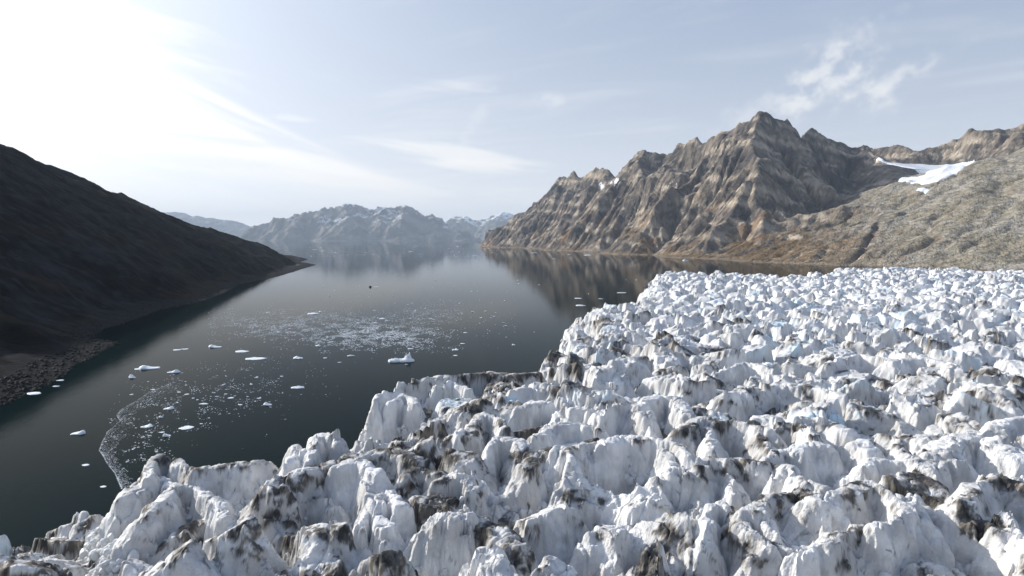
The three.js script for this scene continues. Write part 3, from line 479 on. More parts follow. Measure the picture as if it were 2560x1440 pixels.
function facet(x, z, size, amp) {
  const i = Math.floor(x / size), j = Math.floor(z / size); let best = 1e9, A = 0, B = 0, C = 0;
  for (let p = -1; p <= 1; p++) for (let q = -1; q <= 1; q++) {
    const k = PERM[((i + p) & 255) + PERM[(j + q) & 255]], k2 = PERM[k + 1 & 255], k3 = PERM[k2 + 7 & 255], cx = (i + p + 0.15 + 0.7 * k / 255) * size, cz = (j + q + 0.15 + 0.7 * k2 / 255) * size, d = (x - cx) ** 2 + (z - cz) ** 2;
    if (d < best) { best = d; A = (k3 / 255 - 0.5) * amp; B = (k2 / 255 - 0.5) * 0.9 * (x - cx); C = (PERM[k3 + 3 & 255] / 255 - 0.5) * 0.9 * (z - cz); }
  }
  return A + B + C;
}
let hitId = -1, flute = 0;
function iceHeight(x, z, r) {
  const w0 = iceAt(x, z);
  if (w0 < -24) { hitId = -1; return -6; }
  const near = sstep(420, 150, r), mid = sstep(900, 400, r);
  const ax = 2.2 * n2(x / 13, z / 13) + 1.0 * n2(x / 4.6 + 7, z / 4.6), az = 2.2 * n2(x / 13 + 40, z / 13) + 1.0 * n2(x / 4.6, z / 4.6 + 19);
  const bx = mid * 0.42 * n2(x / 1.9, z / 1.9 + 3) + near * 0.2 * n2(x / 0.85, z / 0.85), bz = mid * 0.42 * n2(x / 1.9 + 50, z / 1.9) + near * 0.2 * n2(x / 0.85 + 9, z / 0.85);
  const X = x + ax + bx, Z = z + az + bz;
  const w = w0 + 1.5 * ax + bx * 2;
  flute = 3.2 * Math.abs(n2(X / 6.5 + 3, Z / 6.5)) + mid * 1.6 * Math.abs(n2(X / 2.9, Z / 2.9 + 8)) + near * 0.45 * Math.abs(n2(X / 1.1, Z / 1.1)) - 0.7;
  let h = floorAt(x, z, w), id = -1;
  // rubble filling the gaps
  h += mid * (1.3 * Math.abs(n2(x / 3.1, z / 3.1)) * 2 + 0.8 * Math.abs(n2(x / 1.3 + 5, z / 1.3)) * 2);
  const b = buckets.get(bkey(Math.floor(X / CELL), Math.floor(Z / CELL)));
  if (b) for (const s of b) { const v = seracHeight(s, X, Z); if (v > h) { h = v; id = s.id; } }
  const cliff = -2.5 + (w + 8.5) * 4.5;
  if (cliff < h) h = Math.max(cliff, -6);
  if (mid > 0) { const cr = Math.abs(n2(x / 8 + 3 + ax * 0.1, z / 8)), c2 = Math.abs(n2(x / 3.6 + 30, z / 3.6)); h -= mid * (0.8 * sstep(0.06, 0.0, cr) + near * 0.3 * sstep(0.06, 0, c2)) * (h > 3 ? 1 : 0); }
  if (mid > 0) {                                                     // broken faces: small blocks set off and tilted against each other
    const bk = mid * sstep(0.06, 0.34, n2(x / 22 + 60, z / 22) + 0.25 * n2(x / 5, z / 5)); if (bk > 0.01) h += bk * (facet(x + ax, z + az, 5.2, 1.7) + near * facet(x + ax, z + az, 1.9, 0.6)) * (h > 4 ? 1 : 0);
  }
  hitId = id;
  return h;
}
{
  const A0 = -47 * Math.PI / 180, A1 = 51 * Math.PI / 180, NC = 1180, radii = [];
  for (let r = 94; r < 1620;) { radii.push(r); r *= 1 + (r < 200 ? 0.0016 : r < 420 ? 0.0024 : r < 800 ? 0.0040 : 0.0056); }
  const NR = radii.length, n = NR * (NC + 1), pos = new Float32Array(n * 3), ids = new Int32Array(n), H = new Float32Array(n);
  const W = NC + 1, rad = new Float32Array(n);
  const lay = () => { for (let j = 0; j < NR; j++) for (let i = 0; i <= NC; i++) { const a = A0 + (A1 - A0) * i / NC, k = j * W + i, r = rad[k], x = Math.sin(a) * r, z = -Math.cos(a) * r, h = iceHeight(x, z, r); pos[k * 3] = x; pos[k * 3 + 1] = h; pos[k * 3 + 2] = z; ids[k] = hitId; H[k] = h; } };
  for (let j = 0; j < NR; j++) rad.fill(radii[j], j * W, (j + 1) * W);
  lay();
  // crowd the rows where walls are steep, so that tall faces get as many of them as level ice
  {
    const den = new Float32Array(n), tmp = new Float32Array(n);
    for (let j = 0; j < NR; j++) for (let i = 0; i <= NC; i++) { const k = j * W + i, u = j ? k - W : k, d = j < NR - 1 ? k + W : k; den[k] = 1 + Math.min(8, 2.4 * Math.abs(H[d] - H[u]) / (rad[d] - rad[u])); }
    for (let pass = 0; pass < 2; pass++) {
      for (let j = 0; j < NR; j++) { let s = 0; const o = j * W; for (let i = -3; i <= NC; i++) { if (i + 3 <= NC) s += den[o + i + 3]; if (i - 4 >= 0) s -= den[o + i - 4]; if (i >= 0) tmp[o + i] = s / (Math.min(NC, i + 3) - Math.max(0, i - 3) + 1); } }
      for (let i = 0; i <= NC; i++) for (let j = 0; j < NR; j++) { let s = 0, c = 0; for (let q = -2; q <= 2; q++) { const b = j + q; if (b >= 0 && b < NR) { s += tmp[b * W + i]; c++; } } den[j * W + i] = s / c; }
    }
    const SEG = 60, cum = new Float32Array(SEG + 1);
    for (let i = 0; i <= NC; i++) for (let s0 = 0; s0 + 1 < NR; s0 += SEG) {
      const m = Math.min(SEG, NR - 1 - s0); cum[0] = 0;
      for (let q = 0; q < m; q++) cum[q + 1] = cum[q] + 0.5 * (den[(s0 + q) * W + i] + den[(s0 + q + 1) * W + i]) * (radii[s0 + q + 1] - radii[s0 + q]) / radii[s0 + q];
      let q = 0;
      for (let t = 1; t < m; t++) { const want = cum[m] * t / m; while (cum[q + 1] < want) q++; rad[(s0 + t) * W + i] = mix(radii[s0 + q], radii[s0 + q + 1], (want - cum[q]) / (cum[q + 1] - cum[q])); }
    }
  }
  lay();
  console.log('ice heights', NR, n, Math.round(performance.now()));
  const nor = new Float32Array(n * 3);
  const normals = () => {
    for (let j = 0; j < NR; j++) for (let i = 0; i <= NC; i++) {
      const k = (j * W + i) * 3, l = (j * W + Math.max(0, i - 1)) * 3, r = (j * W + Math.min(NC, i + 1)) * 3, u = (Math.max(0, j - 1) * W + i) * 3, d = (Math.min(NR - 1, j + 1) * W + i) * 3;
      const ax = pos[r] - pos[l], ay = pos[r + 1] - pos[l + 1], az = pos[r + 2] - pos[l + 2], bx = pos[d] - pos[u], by = pos[d + 1] - pos[u + 1], bz = pos[d + 2] - pos[u + 2];
      let x = ay * bz - az * by, y = az * bx - ax * bz, z = ax * by - ay * bx; const q = 1 / Math.hypot(x, y, z);
      nor[k] = x * q; nor[k + 1] = y * q; nor[k + 2] = z * q;
    }
  };
  normals();
  // melt hollows and flutes, pushed along the surface
  for (let k = 0; k < n; k++) {
    const x = pos[k * 3], y = pos[k * 3 + 1], z = pos[k * 3 + 2]; if (y < -2) continue;
    const r = Math.hypot(x, z), near = sstep(380, 140, r), mid = sstep(800, 350, r);
    const d = 0.5 * n3(x / 4.2, y / 7, z / 4.2) + mid * 0.26 * n3(x / 1.7, y / 4.5, z / 1.7) + near * (0.08 * n3(x / 0.7, y / 1.1, z / 0.7) + 0.06 * Math.abs(n3(x / 1.1 + 9, y / 1.1, z / 1.1)));
    pos[k * 3] += nor[k * 3] * d; pos[k * 3 + 1] += nor[k * 3 + 1] * d; pos[k * 3 + 2] += nor[k * 3 + 2] * d;
  }
  normals();
  // colour: clean glacier ice, blue fresh breaks, dirt melted out along the crests and washed down in streaks
  const col = new Float32Array(n * 3), uv = new Float32Array(n * 2);
  for (let k = 0; k < n; k++) {
    const x = pos[k * 3], y = pos[k * 3 + 1], z = pos[k * 3 + 2], s = ids[k] >= 0 ? seracs[ids[k]] : null;
    uv[k * 2] = x + 0.35 * z; uv[k * 2 + 1] = y - 0.6 * z;
    const f = n3(x / 3.2, y / 3.2, z / 3.2) + 0.6 * n3(x / 1.5, y / 1.5, z / 1.5 + 8) + 0.36 * n3(x / 0.7 + 3, y / 0.7, z / 0.7), m = n3(x / 9, y / 9, z / 9);
    let c = mix3([0.56, 0.56, 0.555], [0.80, 0.795, 0.78], sstep(-0.4, 0.4, m + 0.5 * f));
    const D = s ? s.dirt : dirtAt(x, z) * 0.75, under = s ? s.y - y : 6;
    if (s && s.blue) c = mix3(c, [0.50, 0.70, 0.80], s.blue * sstep(-0.1, 0.4, m + 0.4 * f));
    const wx = x + 2.5 * n2(x / 7, y / 5), wz = z + 2.5 * n2(z / 7 + 4, y / 5);
    const streak = n3(wx / 2.3, y / 7, wz / 2.3) + 0.6 * n3(wx / 0.9 + 20, y / 2.2, wz / 0.9), patch = n3(x / 8 + 30, y / 7, z / 6) + 0.62 * n3(x / 3.7, y / 3.5, z / 3 + 12) + 0.38 * n3(x / 1.8, y / 1.8, z / 1.5), blot = n3(x / 3.5, y / 3.5 + 7, z / 3.5) + 0.5 * n3(x / 1.2, y / 1.2, z / 1.2 + 5);
    const cap = sstep(0.04, 0.4, 0.22 * n3(x / 0.45, y / 0.45, z / 0.45) + (D - 0.66) * 1.2 + 0.85 * patch + 0.35 * f - Math.max(0, under - 1) * 0.13);                 // silt on the crests
    const run = sstep(0.3, 0.6, 0.2 * n3(x / 0.5, y / 0.5, z / 0.5 + 4) + (D - 0.85) * 0.8 + 0.8 * streak + 0.55 * patch - under * 0.02);                              // bands washed down the walls
    const spot = sstep(0.5, 0.85, (D - 0.7) * 0.7 + 0.9 * blot + 0.3 * patch);
    const film = sstep(-0.25, 0.55, (D - 0.5) + 0.6 * patch + 0.5 * f);
    c = mix3(c, [0.34, 0.315, 0.285], 0.5 * film);
    c = mix3(c, mix3([0.135, 0.112, 0.086], [0.028, 0.027, 0.025], sstep(-0.25, 0.3, f + 0.4 * streak)), 0.9 * cap);
    c = mix3(c, [0.026, 0.026, 0.026], 0.88 * Math.max(run, spot));
    const rad2 = x * x + z * z; if (rad2 < 250000) {                                                                          // hairline cracks: their shade painted into the ice colour as thin dark lines
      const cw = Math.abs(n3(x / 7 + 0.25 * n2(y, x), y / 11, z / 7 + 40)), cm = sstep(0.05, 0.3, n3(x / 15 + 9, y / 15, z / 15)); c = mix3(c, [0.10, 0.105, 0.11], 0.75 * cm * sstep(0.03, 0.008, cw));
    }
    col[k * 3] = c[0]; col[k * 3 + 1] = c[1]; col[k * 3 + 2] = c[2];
  }
  // how much of the picture each serac covers: its triangles count, as the mesh is about as fine as the picture everywhere
  const tri = [], shown = new Map();
  for (let j = 0; j + 1 < NR; j++) for (let i = 0; i < NC; i++) {
    const a = j * W + i, b = a + 1, c = a + W, d = c + 1;
    if (Math.max(H[a], H[b], H[c], H[d]) < -2) continue;
    const id = ids[a]; tri.push(a, b, d, id, a, d, c, id);
    if (id >= 0 && i > NC * 0.1 && i < NC * 0.86) shown.set(id, (shown.get(id) || 0) + (nor[a * 3] * -pos[a * 3] + nor[a * 3 + 1] * (EYE - pos[a * 3 + 1]) + nor[a * 3 + 2] * -pos[a * 3 + 2] > 0 ? 1 : 0) / Math.sqrt(radii[j]));
  }
  const largest = new Set([...shown.entries()].sort((p, q) => q[1] - p[1]).slice(0, 290).map((e) => e[0]));
  const groups = new Map();
  for (let t = 0; t < tri.length; t += 4) { const id = tri[t + 3], key = largest.has(id) ? id : id >= 0 ? -2 : -1; let g = groups.get(key); if (!g) groups.set(key, g = []); g.push(tri[t], tri[t + 1], tri[t + 2]); }
  const glacier = structure(new THREE.Group(), 'glacier', 'broken white glacier tongue of dirt streaked seracs in the foreground', 'glacier');
  const remap = new Int32Array(n).fill(-1); let serial = 0;
  for (const [key, list] of groups) {
    const used = [], idx = new Uint32Array(list.length);
    for (let t = 0; t < list.length; t++) { const v = list[t]; if (remap[v] < 0) { remap[v] = used.length; used.push(v); } idx[t] = remap[v]; }
    const p = new Float32Array(used.length * 3), q = new Float32Array(used.length * 3), c = new Float32Array(used.length * 3), u = new Float32Array(used.length * 2);
    used.forEach((v, k) => { for (let e = 0; e < 3; e++) { p[k * 3 + e] = pos[v * 3 + e]; q[k * 3 + e] = nor[v * 3 + e]; c[k * 3 + e] = col[v * 3 + e]; } u[k * 2] = uv[v * 2]; u[k * 2 + 1] = uv[v * 2 + 1]; remap[v] = -1; });
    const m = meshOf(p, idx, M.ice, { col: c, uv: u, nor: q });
    if (key === -1) { m.name = 'ice_rubble'; m.userData = { kind: 'stuff', label: 'broken ice filling the gaps between the seracs' }; }
    else if (key === -2) { m.name = 'serac_field'; m.userData = { kind: 'stuff', label: 'countless smaller seracs packed across the glacier' }; }
    else { m.name = serial ? `serac_${String(serial).padStart(3, '0')}` : 'serac'; serial++; }
    glacier.add(m);
  }
  // loose blocks lying on the rubble between the near seracs
  {
    const r = rng(41), kinds = 4, lists = Array.from({ length: kinds }, () => []);
    for (let k = 0; k < n; k++) {
      const x = pos[k * 3], y = pos[k * 3 + 1], z = pos[k * 3 + 2], R = Math.hypot(x, z), roll = r(), q = r();
      if (R > 520 || y < 1.5) continue;
      const low = ids[k] < 0 || seracs[ids[k]].y - y > 9;
      if (nor[k * 3 + 1] < 0.4 || !low || roll > (ids[k] < 0 ? 1.0 : 0.22) * R * R / 30000) continue;
      lists[Math.floor(q * kinds)].push(k);
    }
    lists.forEach((list, v) => {
      const m = new THREE.InstancedMesh(blockGeometry(v + 60), M.block, list.length), o = new THREE.Object3D();
      list.forEach((k, t) => { const s = 0.3 + 1.3 * Math.pow(r(), 3); o.position.set(pos[k * 3], pos[k * 3 + 1] + s * 0.2, pos[k * 3 + 2]); o.rotation.set(r() * 6, r() * 6, r() * 6); o.scale.set(s * (0.7 + r() * 0.7), s * (0.6 + r() * 0.7), s); o.updateMatrix(); m.setMatrixAt(t, o.matrix); });
      m.name = v ? `ice_block_pile_00${v}` : 'ice_block_pile'; m.userData = { kind: 'stuff', label: 'loose ice blocks heaped between the seracs' }; m.castShadow = m.receiveShadow = true;
      glacier.add(m);
    });
    console.log('blocks', lists.map((l) => l.length).join(' '));
  }
  console.log('glacier', tri.length / 4, 'triangles', serial, 'seracs', seracs.length, Math.round(performance.now()));
}
// ------------------------------------------------------------------ floating ice, one object for each floe
function floeGeometry(seed, kind) {                                 // unit width; kinds: slab, lump, ridge, cluster
  const g = new THREE.SphereGeometry(0.5, 28, 18), p = g.attributes.position, o = seed * 13.7, r = rng(seed * 77 + 5);
  const bumps = []; const nb = kind === 'cluster' ? 5 : kind === 'lump' ? 3 : 2;
  for (let k = 0; k < nb; k++) bumps.push([(r() - 0.5) * 0.7, (r() - 0.5) * 0.35, 0.10 + 0.12 * r(), (kind === 'slab' ? 0.03 : kind === 'ridge' ? 0.2 : 0.16) * (0.5 + r())]);
  for (let i = 0; i < p.count; i++) {
    let x = p.getX(i), y = p.getY(i), z = p.getZ(i); const a = Math.atan2(z, x), e = 1 + 0.45 * n2(Math.cos(a) * 1.1 + o, Math.sin(a) * 1.1) + 0.22 * n2(Math.cos(a) * 3 + o, Math.sin(a) * 3 + 5);
    x *= e; z *= e * 0.62;
    let top = y > 0 ? Math.min(y, 0.16 + 0.1 * n2(x * 3 + o, z * 3)) * (kind === 'slab' ? 0.42 : 0.62) : y * 0.3;
    if (y > 0) { for (const b of bumps) top += b[3] * Math.exp(-((x - b[0]) ** 2 + (z - b[1]) ** 2) / (b[2] * b[2])) * Math.min(1, y * 4); top += 0.045 * n2(x * 9 + o, z * 9) * Math.min(1, y * 5); }
    p.setXYZ(i, x, top, z);
  }
  g.computeVertexNormals();
  return g;
}
const floeKinds = { slab: [1, 2, 3, 4].map((s) => floeGeometry(s, 'slab')), lump: [5, 6, 7, 8].map((s) => floeGeometry(s, 'lump')), ridge: [9, 10, 11].map((s) => floeGeometry(s, 'ridge')), cluster: [12, 13, 14].map((s) => floeGeometry(s, 'cluster')) };
let floeCount = 0;
const fr = rng(3131);
function floe(px, py, wpx, kind, label, group) {
  const p = atY(px, py, 0), dist = Math.hypot(...p.map((v, k) => v - [0, EYE, 0][k])), w = wpx / F * dist, list = floeKinds[kind];
  const m = new THREE.Mesh(list[Math.floor(fr() * list.length)], M.floe), t = fr(), hgt = kind === 'slab' ? 0.8 : 0.9;
  m.name = floeCount ? `ice_floe_${String(floeCount).padStart(3, '0')}` : 'ice_floe'; floeCount++;
  m.position.set(p[0], 0, p[2]); m.rotation.y = (t - 0.5) * 0.9 + (fr() < 0.5 ? Math.PI : 0); m.scale.set(w, Math.min(w * hgt, 2.2 + w * 0.25), w * (0.8 + 0.7 * fr()));
  m.userData = { label, category: 'ice floe' }; if (group) m.userData.group = group;
  m.castShadow = m.receiveShadow = true; scene.add(m);
  return m;
}
// the iceberg: a low white shelf with a pointed block at its right end
{
  const p = atY(1003, 903, 0), W = 62 / F * 615, parts = [];
  const N = 90, M2 = 60, pos = [], idx = [], uv = [];
  const hAt = (u, v) => {                                           // u along -1..1, v across -1..1
    const edge = 1 - Math.pow(Math.abs(u), 4) - Math.pow(Math.abs(v) * (1 + 0.3 * n2(u * 3, 4)), 3) + 0.35 * n2(u * 4, v * 3 + 8);
    const shelf = 0.085 + 0.05 * Math.abs(n2(u * 5 + 3, v * 4)) + 0.03 * n2(u * 14, v * 12);
    const d = Math.hypot((u - 0.46) / 0.34, (v + 0.1 - 0.3 * n2(u * 3, 2)) / 0.75), d2 = Math.hypot((u - 0.62) / 0.2, (v + 0.25) / 0.5), d3 = Math.hypot((u + 0.45) / 0.4, v / 0.6);
    const peak = Math.max(Math.max(0, 1 - d) * 0.20, Math.max(0, 1 - d2) * 0.27, Math.max(0, 1 - d3) * 0.06) * (0.8 + 0.9 * Math.abs(n2(u * 9, v * 5)));
    return Math.min(shelf + peak, edge * 0.5) - 0.03;
  };
  for (let j = 0; j <= M2; j++) for (let i = 0; i <= N; i++) { const u = i / N * 2.3 - 1.15, v = j / M2 * 2.3 - 1.15; pos.push(u * W / 2, Math.max(hAt(u, v) * W, -0.8), v * W * 0.24); uv.push(u * W / 2, v * W * 0.3); }
  for (let j = 0; j < M2; j++) for (let i = 0; i < N; i++) { const a = j * (N + 1) + i, b = a + 1, c = a + N + 1, d = c + 1; if (Math.max(pos[a * 3 + 1], pos[b * 3 + 1], pos[c * 3 + 1], pos[d * 3 + 1]) > -0.6) idx.push(a, c, b, b, c, d); }
  const berg = meshOf(pos, idx, M.floe, { uv });
  berg.name = 'iceberg'; berg.position.set(p[0], 0, p[2]); berg.rotation.y = 0.12;
  berg.userData = { label: 'largest white iceberg, low shelf with a pointed peak at its right end', category: 'iceberg' };
  scene.add(berg);
}
const marked = [
  [783, 785, 26, 'cluster', 'lumpy white floe above the left edge of the glittering ice patch'], [955, 797, 16, 'lump', 'rounded white floe at the upper edge of the glittering ice patch'],
  [604, 879, 32, 'slab', 'flat oval floe below the left end of the glittering ice patch'], [640, 897, 44, 'slab', 'longest flat white floe, below the oval one left of mid fjord'], [746, 896, 26, 'lump', 'white floe with a dirt streak right of the longest flat floe'],
  [374, 921, 44, 'ridge', 'long low floe with a hump at its right end, near the left shore'], [345, 923, 18, 'slab', 'small flat floe just left of the long humped floe'], [435, 931, 27, 'lump', 'bluish rounded floe right of the long humped floe'], [331, 944, 20, 'cluster', 'small two lobed floe below the long humped floe'],
  [538, 868, 32, 'ridge', 'narrow ridged floe left of the flat oval floe'], [443, 875, 17, 'slab', 'left of two small flat floes near the bright water'], [463, 873, 15, 'slab', 'right of two small flat floes near the bright water'],
  [745, 970, 30, 'cluster', 'knobbly cluster of joined ice lumps in the dark middle water'], [196, 1084, 27, 'ridge', 'lone two humped floe on the dark lower left water'], [84, 984, 28, 'slab', 'long thin floe close under the near left shore'], [151, 951, 15, 'slab', 'thin white floe beside the stony left beach'], [140, 966, 13, 'slab', 'small flat floe below the thin one beside the stony beach'],
  [214, 1163, 14, 'slab', 'tiny lone floe left of the foam line, lower left'], [258, 1217, 12, 'slab', 'lowest tiny floe beside the ice point, lower left'], [465, 1070, 31, 'slab', 'smooth white oval floe behind the glacier point'], [366, 1067, 23, 'lump', 'curved white floe left of the smooth oval floe'], [405, 1081, 12, 'slab', 'small flat floe just below and left of the smooth oval one'], [418, 1090, 17, 'cluster', 'small lumpy floe just off the tip of the glacier point'],
  [669, 1012, 21, 'lump', 'tapered white floe in the dark water below the knobbly cluster'], [509, 1010, 21, 'slab', 'flat floe with two chips beneath it in the lower field of floes'], [422, 1022, 21, 'ridge', 'low ridged floe at the left of the lower field of floes'], [577, 995, 13, 'slab', 'small floe midway between the flat floe and the knobbly cluster'], [648, 996, 10, 'lump', 'small round floe left of the tapered one'], [601, 1012, 9, 'slab', 'tiny floe left of the tapered white floe'],
  [1138, 875, 16, 'ridge', 'small pyramid shaped floe right of the big iceberg'], [1138, 889, 12, 'slab', 'small flat floe directly below the pyramid shaped one'], [1157, 859, 12, 'slab', 'thin flat floe above the pyramid shaped one'], [1164, 832, 10, 'lump', 'bright round floe well above the pyramid shaped one'], [1026, 872, 14, 'slab', 'flat floe just above the big iceberg'], [1016, 911, 7, 'slab', 'tiny chip just below the big iceberg'],
  [795, 865, 15, 'lump', 'white floe at the lower left edge of the glittering patch'], [877, 890, 17, 'cluster', 'pair of joined floes left of the big iceberg'], [849, 906, 9, 'slab', 'tiny floe left of the big iceberg, below the joined pair'], [813, 895, 9, 'slab', 'tiny floe between the dirt streaked floe and the joined pair'],
  [1555, 732, 26, 'slab', 'flat white floe in the mountain reflection beside the far ice cliff'], [1445, 746, 19, 'slab', 'thin floe in the mountain reflection left of the far ice cliff'], [1502, 747, 11, 'slab', 'small floe between the two larger ones by the far ice cliff'], [1452, 764, 24, 'lump', 'blue white berg touching the foot of the ice front'],
  [1469, 638, 20, 'lump', 'bright white berg below the rocky mountain'], [1335, 632, 18, 'slab', 'thin row of ice below the left foot of the mountain'], [1424, 636, 10, 'slab', 'small floe left of the bright berg below the mountain'], [1714, 651, 15, 'cluster', 'grey white floe off the pale mountain shore'], [1188, 639, 14, 'slab', 'low floe in mid fjord left of the mountain foot'], [1027, 629, 12, 'slab', 'low floe in front of the far blue peaks'], [786, 624, 12, 'slab', 'left of two low floes beyond the dark headland'], [808, 627, 10, 'slab', 'right of two low floes beyond the dark headland'], [941, 717, 12, 'slab', 'thin sliver of ice right of the small dark rock'],
];
for (const [x, y, w, k, l] of marked) floe(x, y, w, k, l);
// landmarks that the labels of the small floes refer to
const landmarks = [[1003, 900, 'the big iceberg'], [783, 785, 'the lumpy floe above the glittering patch'], [955, 797, 'the rounded floe atop the glittering patch'], [604, 879, 'the flat oval floe'], [640, 897, 'the longest flat floe'], [746, 896, 'the dirt streaked floe'], [374, 921, 'the long humped floe'], [435, 931, 'the bluish rounded floe'], [538, 868, 'the narrow ridged floe'], [745, 970, 'the knobbly ice cluster'], [465, 1070, 'the smooth oval floe'], [366, 1067, 'the curved floe'], [669, 1012, 'the tapered floe'], [509, 1010, 'the flat floe with chips'], [422, 1022, 'the low ridged floe'], [1138, 875, 'the pyramid shaped floe'], [1164, 832, 'the bright round floe'], [795, 865, 'the floe at the patch edge'], [877, 890, 'the joined pair of floes'], [1555, 732, 'the flat floe by the far cliff'], [1445, 746, 'the thin floe in the reflection'], [1469, 638, 'the bright berg under the mountain'], [1188, 639, 'the low floe in mid fjord'], [1027, 629, 'the low floe before the peaks'], [786, 624, 'the floe beyond the headland'], [926, 716, 'the small dark rock'], [258, 1217, 'the lowest tiny floe']];
const ORD = ['nearest', 'second', 'third', 'fourth', 'fifth', 'sixth', 'seventh', 'eighth', 'ninth', 'tenth', 'eleventh', 'twelfth', 'thirteenth', 'fourteenth', 'fifteenth', 'sixteenth', 'seventeenth', 'eighteenth', 'nineteenth', 'twentieth', 'twenty-first', 'twenty-second', 'twenty-third', 'twenty-fourth', 'twenty-fifth', 'twenty-sixth', 'twenty-seventh', 'twenty-eighth'];
const small = [];
function drift(count, box, size, group, weight) {                   // small floes scattered over a part of the fjord (pixels)
  let made = 0, tries = 0;
  while (made < count && tries++ < count * 60) {
    const x = mix(box[0], box[2], fr()), y = mix(box[1], box[3], fr());
    if (weight && weight(x, y) < fr()) continue;
    const p = atY(x, y, 0); if (iceAt(p[0], p[2]) > -30 && p[2] > -1700 || hillField(p[0], p[2]) > -1 && p[0] < -250) continue;
    const s = size[0] + (size[1] - size[0]) * Math.pow(fr(), 2.5), m = floe(x, y, s, fr() < 0.6 ? 'slab' : 'lump', '', group); made++;
    let best = null; for (const l of landmarks) { const u = x - l[0], v = (y - l[1]) * 2.5, d = Math.hypot(u, v); if (!best || d < best.d) best = { d, ref: l[2], dir: Math.abs(u) > Math.abs(v) ? (u < 0 ? 'left of' : 'right of') : (v < 0 ? 'beyond' : 'in front of') }; }
    small.push({ m, s, ...best });
  }
}
function labelSmall() {
  const by = new Map(); for (const e of small) { const k = e.dir + e.ref; if (!by.has(k)) by.set(k, []); by.get(k).push(e); }
  for (const list of by.values()) { list.sort((a, b) => a.d - b.d); list.forEach((e, k) => { e.m.userData.label = list.length === 1 ? `only small white floe just ${e.dir} ${e.ref}` : k < ORD.length ? `${ORD[k]} small white floe ${e.dir} ${e.ref}, counting outward` : `outermost of the small white floes ${e.dir} ${e.ref}`; }); }
}
const blob = (cx, cy, rx, ry, tilt = 0) => (x, y) => { const u = (x - cx) / rx, v = (y - cy - (x - cx) * tilt) / ry; return clamp(1.2 * Math.exp(-u * u - v * v) + 0.8 * fbm2(x / 60, y / 24, 3) * Math.exp(-(u * u + v * v) * 0.4)); };
drift(62, [560, 760, 1090, 880], [3.5, 10], 'floes in the glittering patch', blob(850, 820, 220, 40));
drift(66, [300, 925, 770, 1062], [3, 11], 'floes of the lower field', blob(520, 990, 170, 55, -0.25));
drift(46, [1060, 770, 1340, 880], [3, 9], 'floes near the ice front', blob(1170, 810, 120, 45));
drift(34, [700, 612, 1230, 642], [3, 7], 'far floes before the peaks', null);
drift(30, [760, 700, 1330, 762], [3, 6], 'floes on the pale water', blob(1100, 740, 240, 30));
drift(16, [262, 1065, 420, 1200], [3, 7], 'floes by the foam line', null);
drift(14, [1260, 645, 1620, 735], [3, 6], 'floes on the mountain reflection', null);

labelSmall();
// the small dark rock standing out of the water
{
  const g = blockGeometry(5), p = atY(926, 718, 0), m = new THREE.Mesh(g, M.boulder);
  m.name = 'rock'; m.position.set(p[0], 0.6, p[2]); m.scale.set(3.6, 2.6, 2.8);
  m.userData = { label: 'small dark rock alone in the pale mid fjord water', category: 'rock' }; m.castShadow = m.receiveShadow = true; scene.add(m);
}
// brash: crushed ice too fine to count
function brash(name, label, count, size, place) {
  const r = rng(name.length * 31 + count), g = new THREE.IcosahedronGeometry(0.5, 0), m = new THREE.InstancedMesh(g, M.floe, count), o = new THREE.Object3D(); let k = 0, tries = 0;
  while (k < count && tries++ < count * 40) {
    const q = place(r); if (!q) continue; const p = atY(q[0], q[1], 0); if (p[2] > -1700 && iceAt(p[0], p[2]) > -9) continue;
    const s = size[0] + (size[1] - size[0]) * Math.pow(r(), 3); o.position.set(p[0], 0, p[2]); o.rotation.set(0, r() * 6.28, 0); o.scale.set(s * (1 + r()), s * (0.25 + 0.3 * r()), s * (0.7 + 0.6 * r())); o.updateMatrix(); m.setMatrixAt(k++, o.matrix);
  }
  m.count = k; m.name = name; m.userData = { kind: 'stuff', label }; m.castShadow = m.receiveShadow = true; scene.add(m);
}
const patchW = (x, y) => { const a = blob(930, 835, 130, 26)(x, y), b = blob(800, 812, 210, 24)(x, y), c = blob(1040, 790, 130, 22, -0.12)(x, y), d = blob(640, 800, 110, 16)(x, y); return Math.max(a, 0.6 * b, 0.3 * c, 0.25 * d) * sstep(-0.25, 0.3, fbm2(x / 40 + y / 30, y / 9, 4, 0.6) + 0.1); };
brash('brash_ice', 'glittering patch of crushed ice in mid fjord', 22000, [0.25, 1.15], (r) => { const x = mix(520, 1160, r()), y = mix(750, 885, r()); return patchW(x, y) > r() ? [x, y] : null; });
brash('brash_ice_001', 'thin crushed ice scattered over the lower fjord', 3200, [0.2, 0.8], (r) => { const x = mix(270, 1300, r()), y = mix(690, 1180, r()); return Math.max(blob(520, 985, 190, 60, -0.25)(x, y) * 0.8, blob(1100, 770, 260, 50)(x, y) * 0.5, blob(340, 1110, 60, 70)(x, y) * 0.6) * sstep(-0.1, 0.3, fbm2(x / 50, y / 20, 4, 0.6)) > r() ? [x, y] : null; });
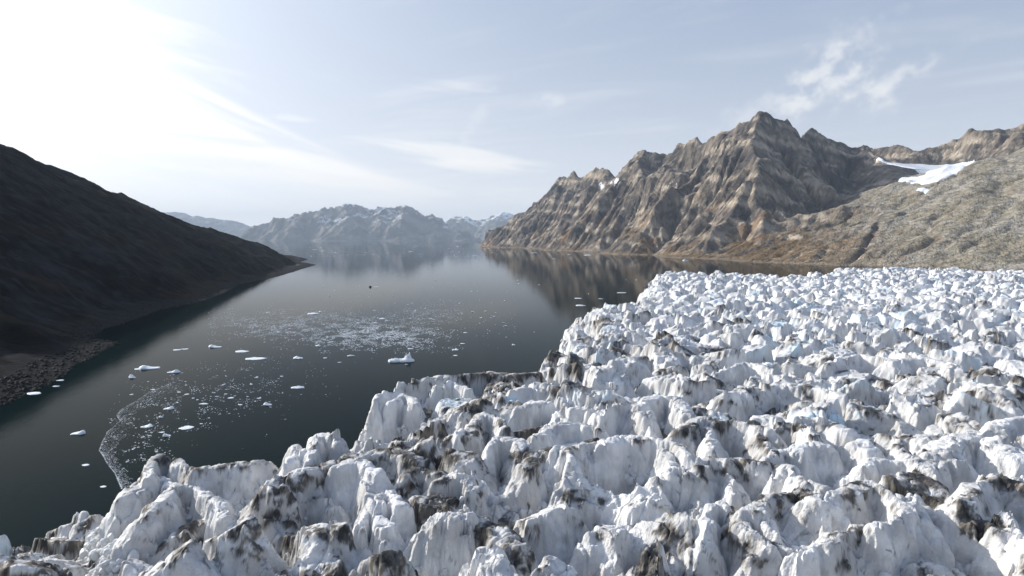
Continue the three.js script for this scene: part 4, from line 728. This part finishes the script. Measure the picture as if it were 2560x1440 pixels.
brash('brash_ice_002', 'bands of crushed ice on the far water before the peaks', 2600, [1.2, 4.5], (r) => { const x = mix(680, 1260, r()), y = 607 + 36 * Math.pow(r(), 1.6); return 0.25 + 1.6 * fbm2(x / 130, y / 2.2, 3) > r() ? [x, y] : null; });
const foam = [[427, 958], [395, 972], [367, 984], [340, 1003], [305, 1022], [292, 1038], [300, 1052], [268, 1080], [256, 1104], [248, 1126], [258, 1140], [270, 1162], [287, 1182], [296, 1204], [304, 1222]];
brash('brash_ice_003', 'pale wavering line of foam and crushed ice beside the glacier point', 9000, [0.08, 0.26], (r) => { const t = r() * (foam.length - 1), i = Math.floor(t), f = t - i, a = foam[i], b = foam[Math.min(i + 1, foam.length - 1)], off = Math.pow(r(), 2.6) * (40 + 25 * n2(t * 3, 1)); return 0.55 + 0.9 * n2(t * 2.5 + off * 0.06, off * 0.12) > r() * 0.9 ? [mix(a[0], b[0], f) + off * 0.9 + (r() - 0.5) * 2, mix(a[1], b[1], f) + off * 0.25 + (r() - 0.5) * 2] : null; });

// stones along the left shore
{
  const r = rng(88), list = [];
  for (let t = 0; t < 60000 && list.length < 5200; t++) {
    const k = 1 + Math.floor(Math.pow(r(), 1.2) * (shoreL.length - 6)), f = r(), a = shoreL[k], b = shoreL[k + 1], off = -3 + Math.pow(r(), 1.5) * 34, x = mix(a[0], b[0], f) - off, z = mix(a[2], b[2], f) + (r() - 0.5) * 8, y = hillField(x, z);
    if (y < -0.6 || y > 9) continue;
    list.push([x, y, z]);
  }
  const m = new THREE.InstancedMesh(blockGeometry(9), M.boulder, list.length), o = new THREE.Object3D();
  list.forEach((p, k) => { const s = 0.25 + 1.5 * Math.pow(r(), 4); o.position.set(p[0], p[1] + s * 0.15, p[2]); o.rotation.set(r() * 6, r() * 6, r() * 6); o.scale.set(s, s * 0.8, s * (0.8 + 0.5 * r())); o.updateMatrix(); m.setMatrixAt(k, o.matrix); });
  m.name = 'shore_stones'; m.userData = { kind: 'stuff', label: 'dark stones strewn along the left beach' }; m.castShadow = m.receiveShadow = true; scene.add(m);
}
console.log('floes', floeCount, Math.round(performance.now()));
renderer.render(scene, camera);
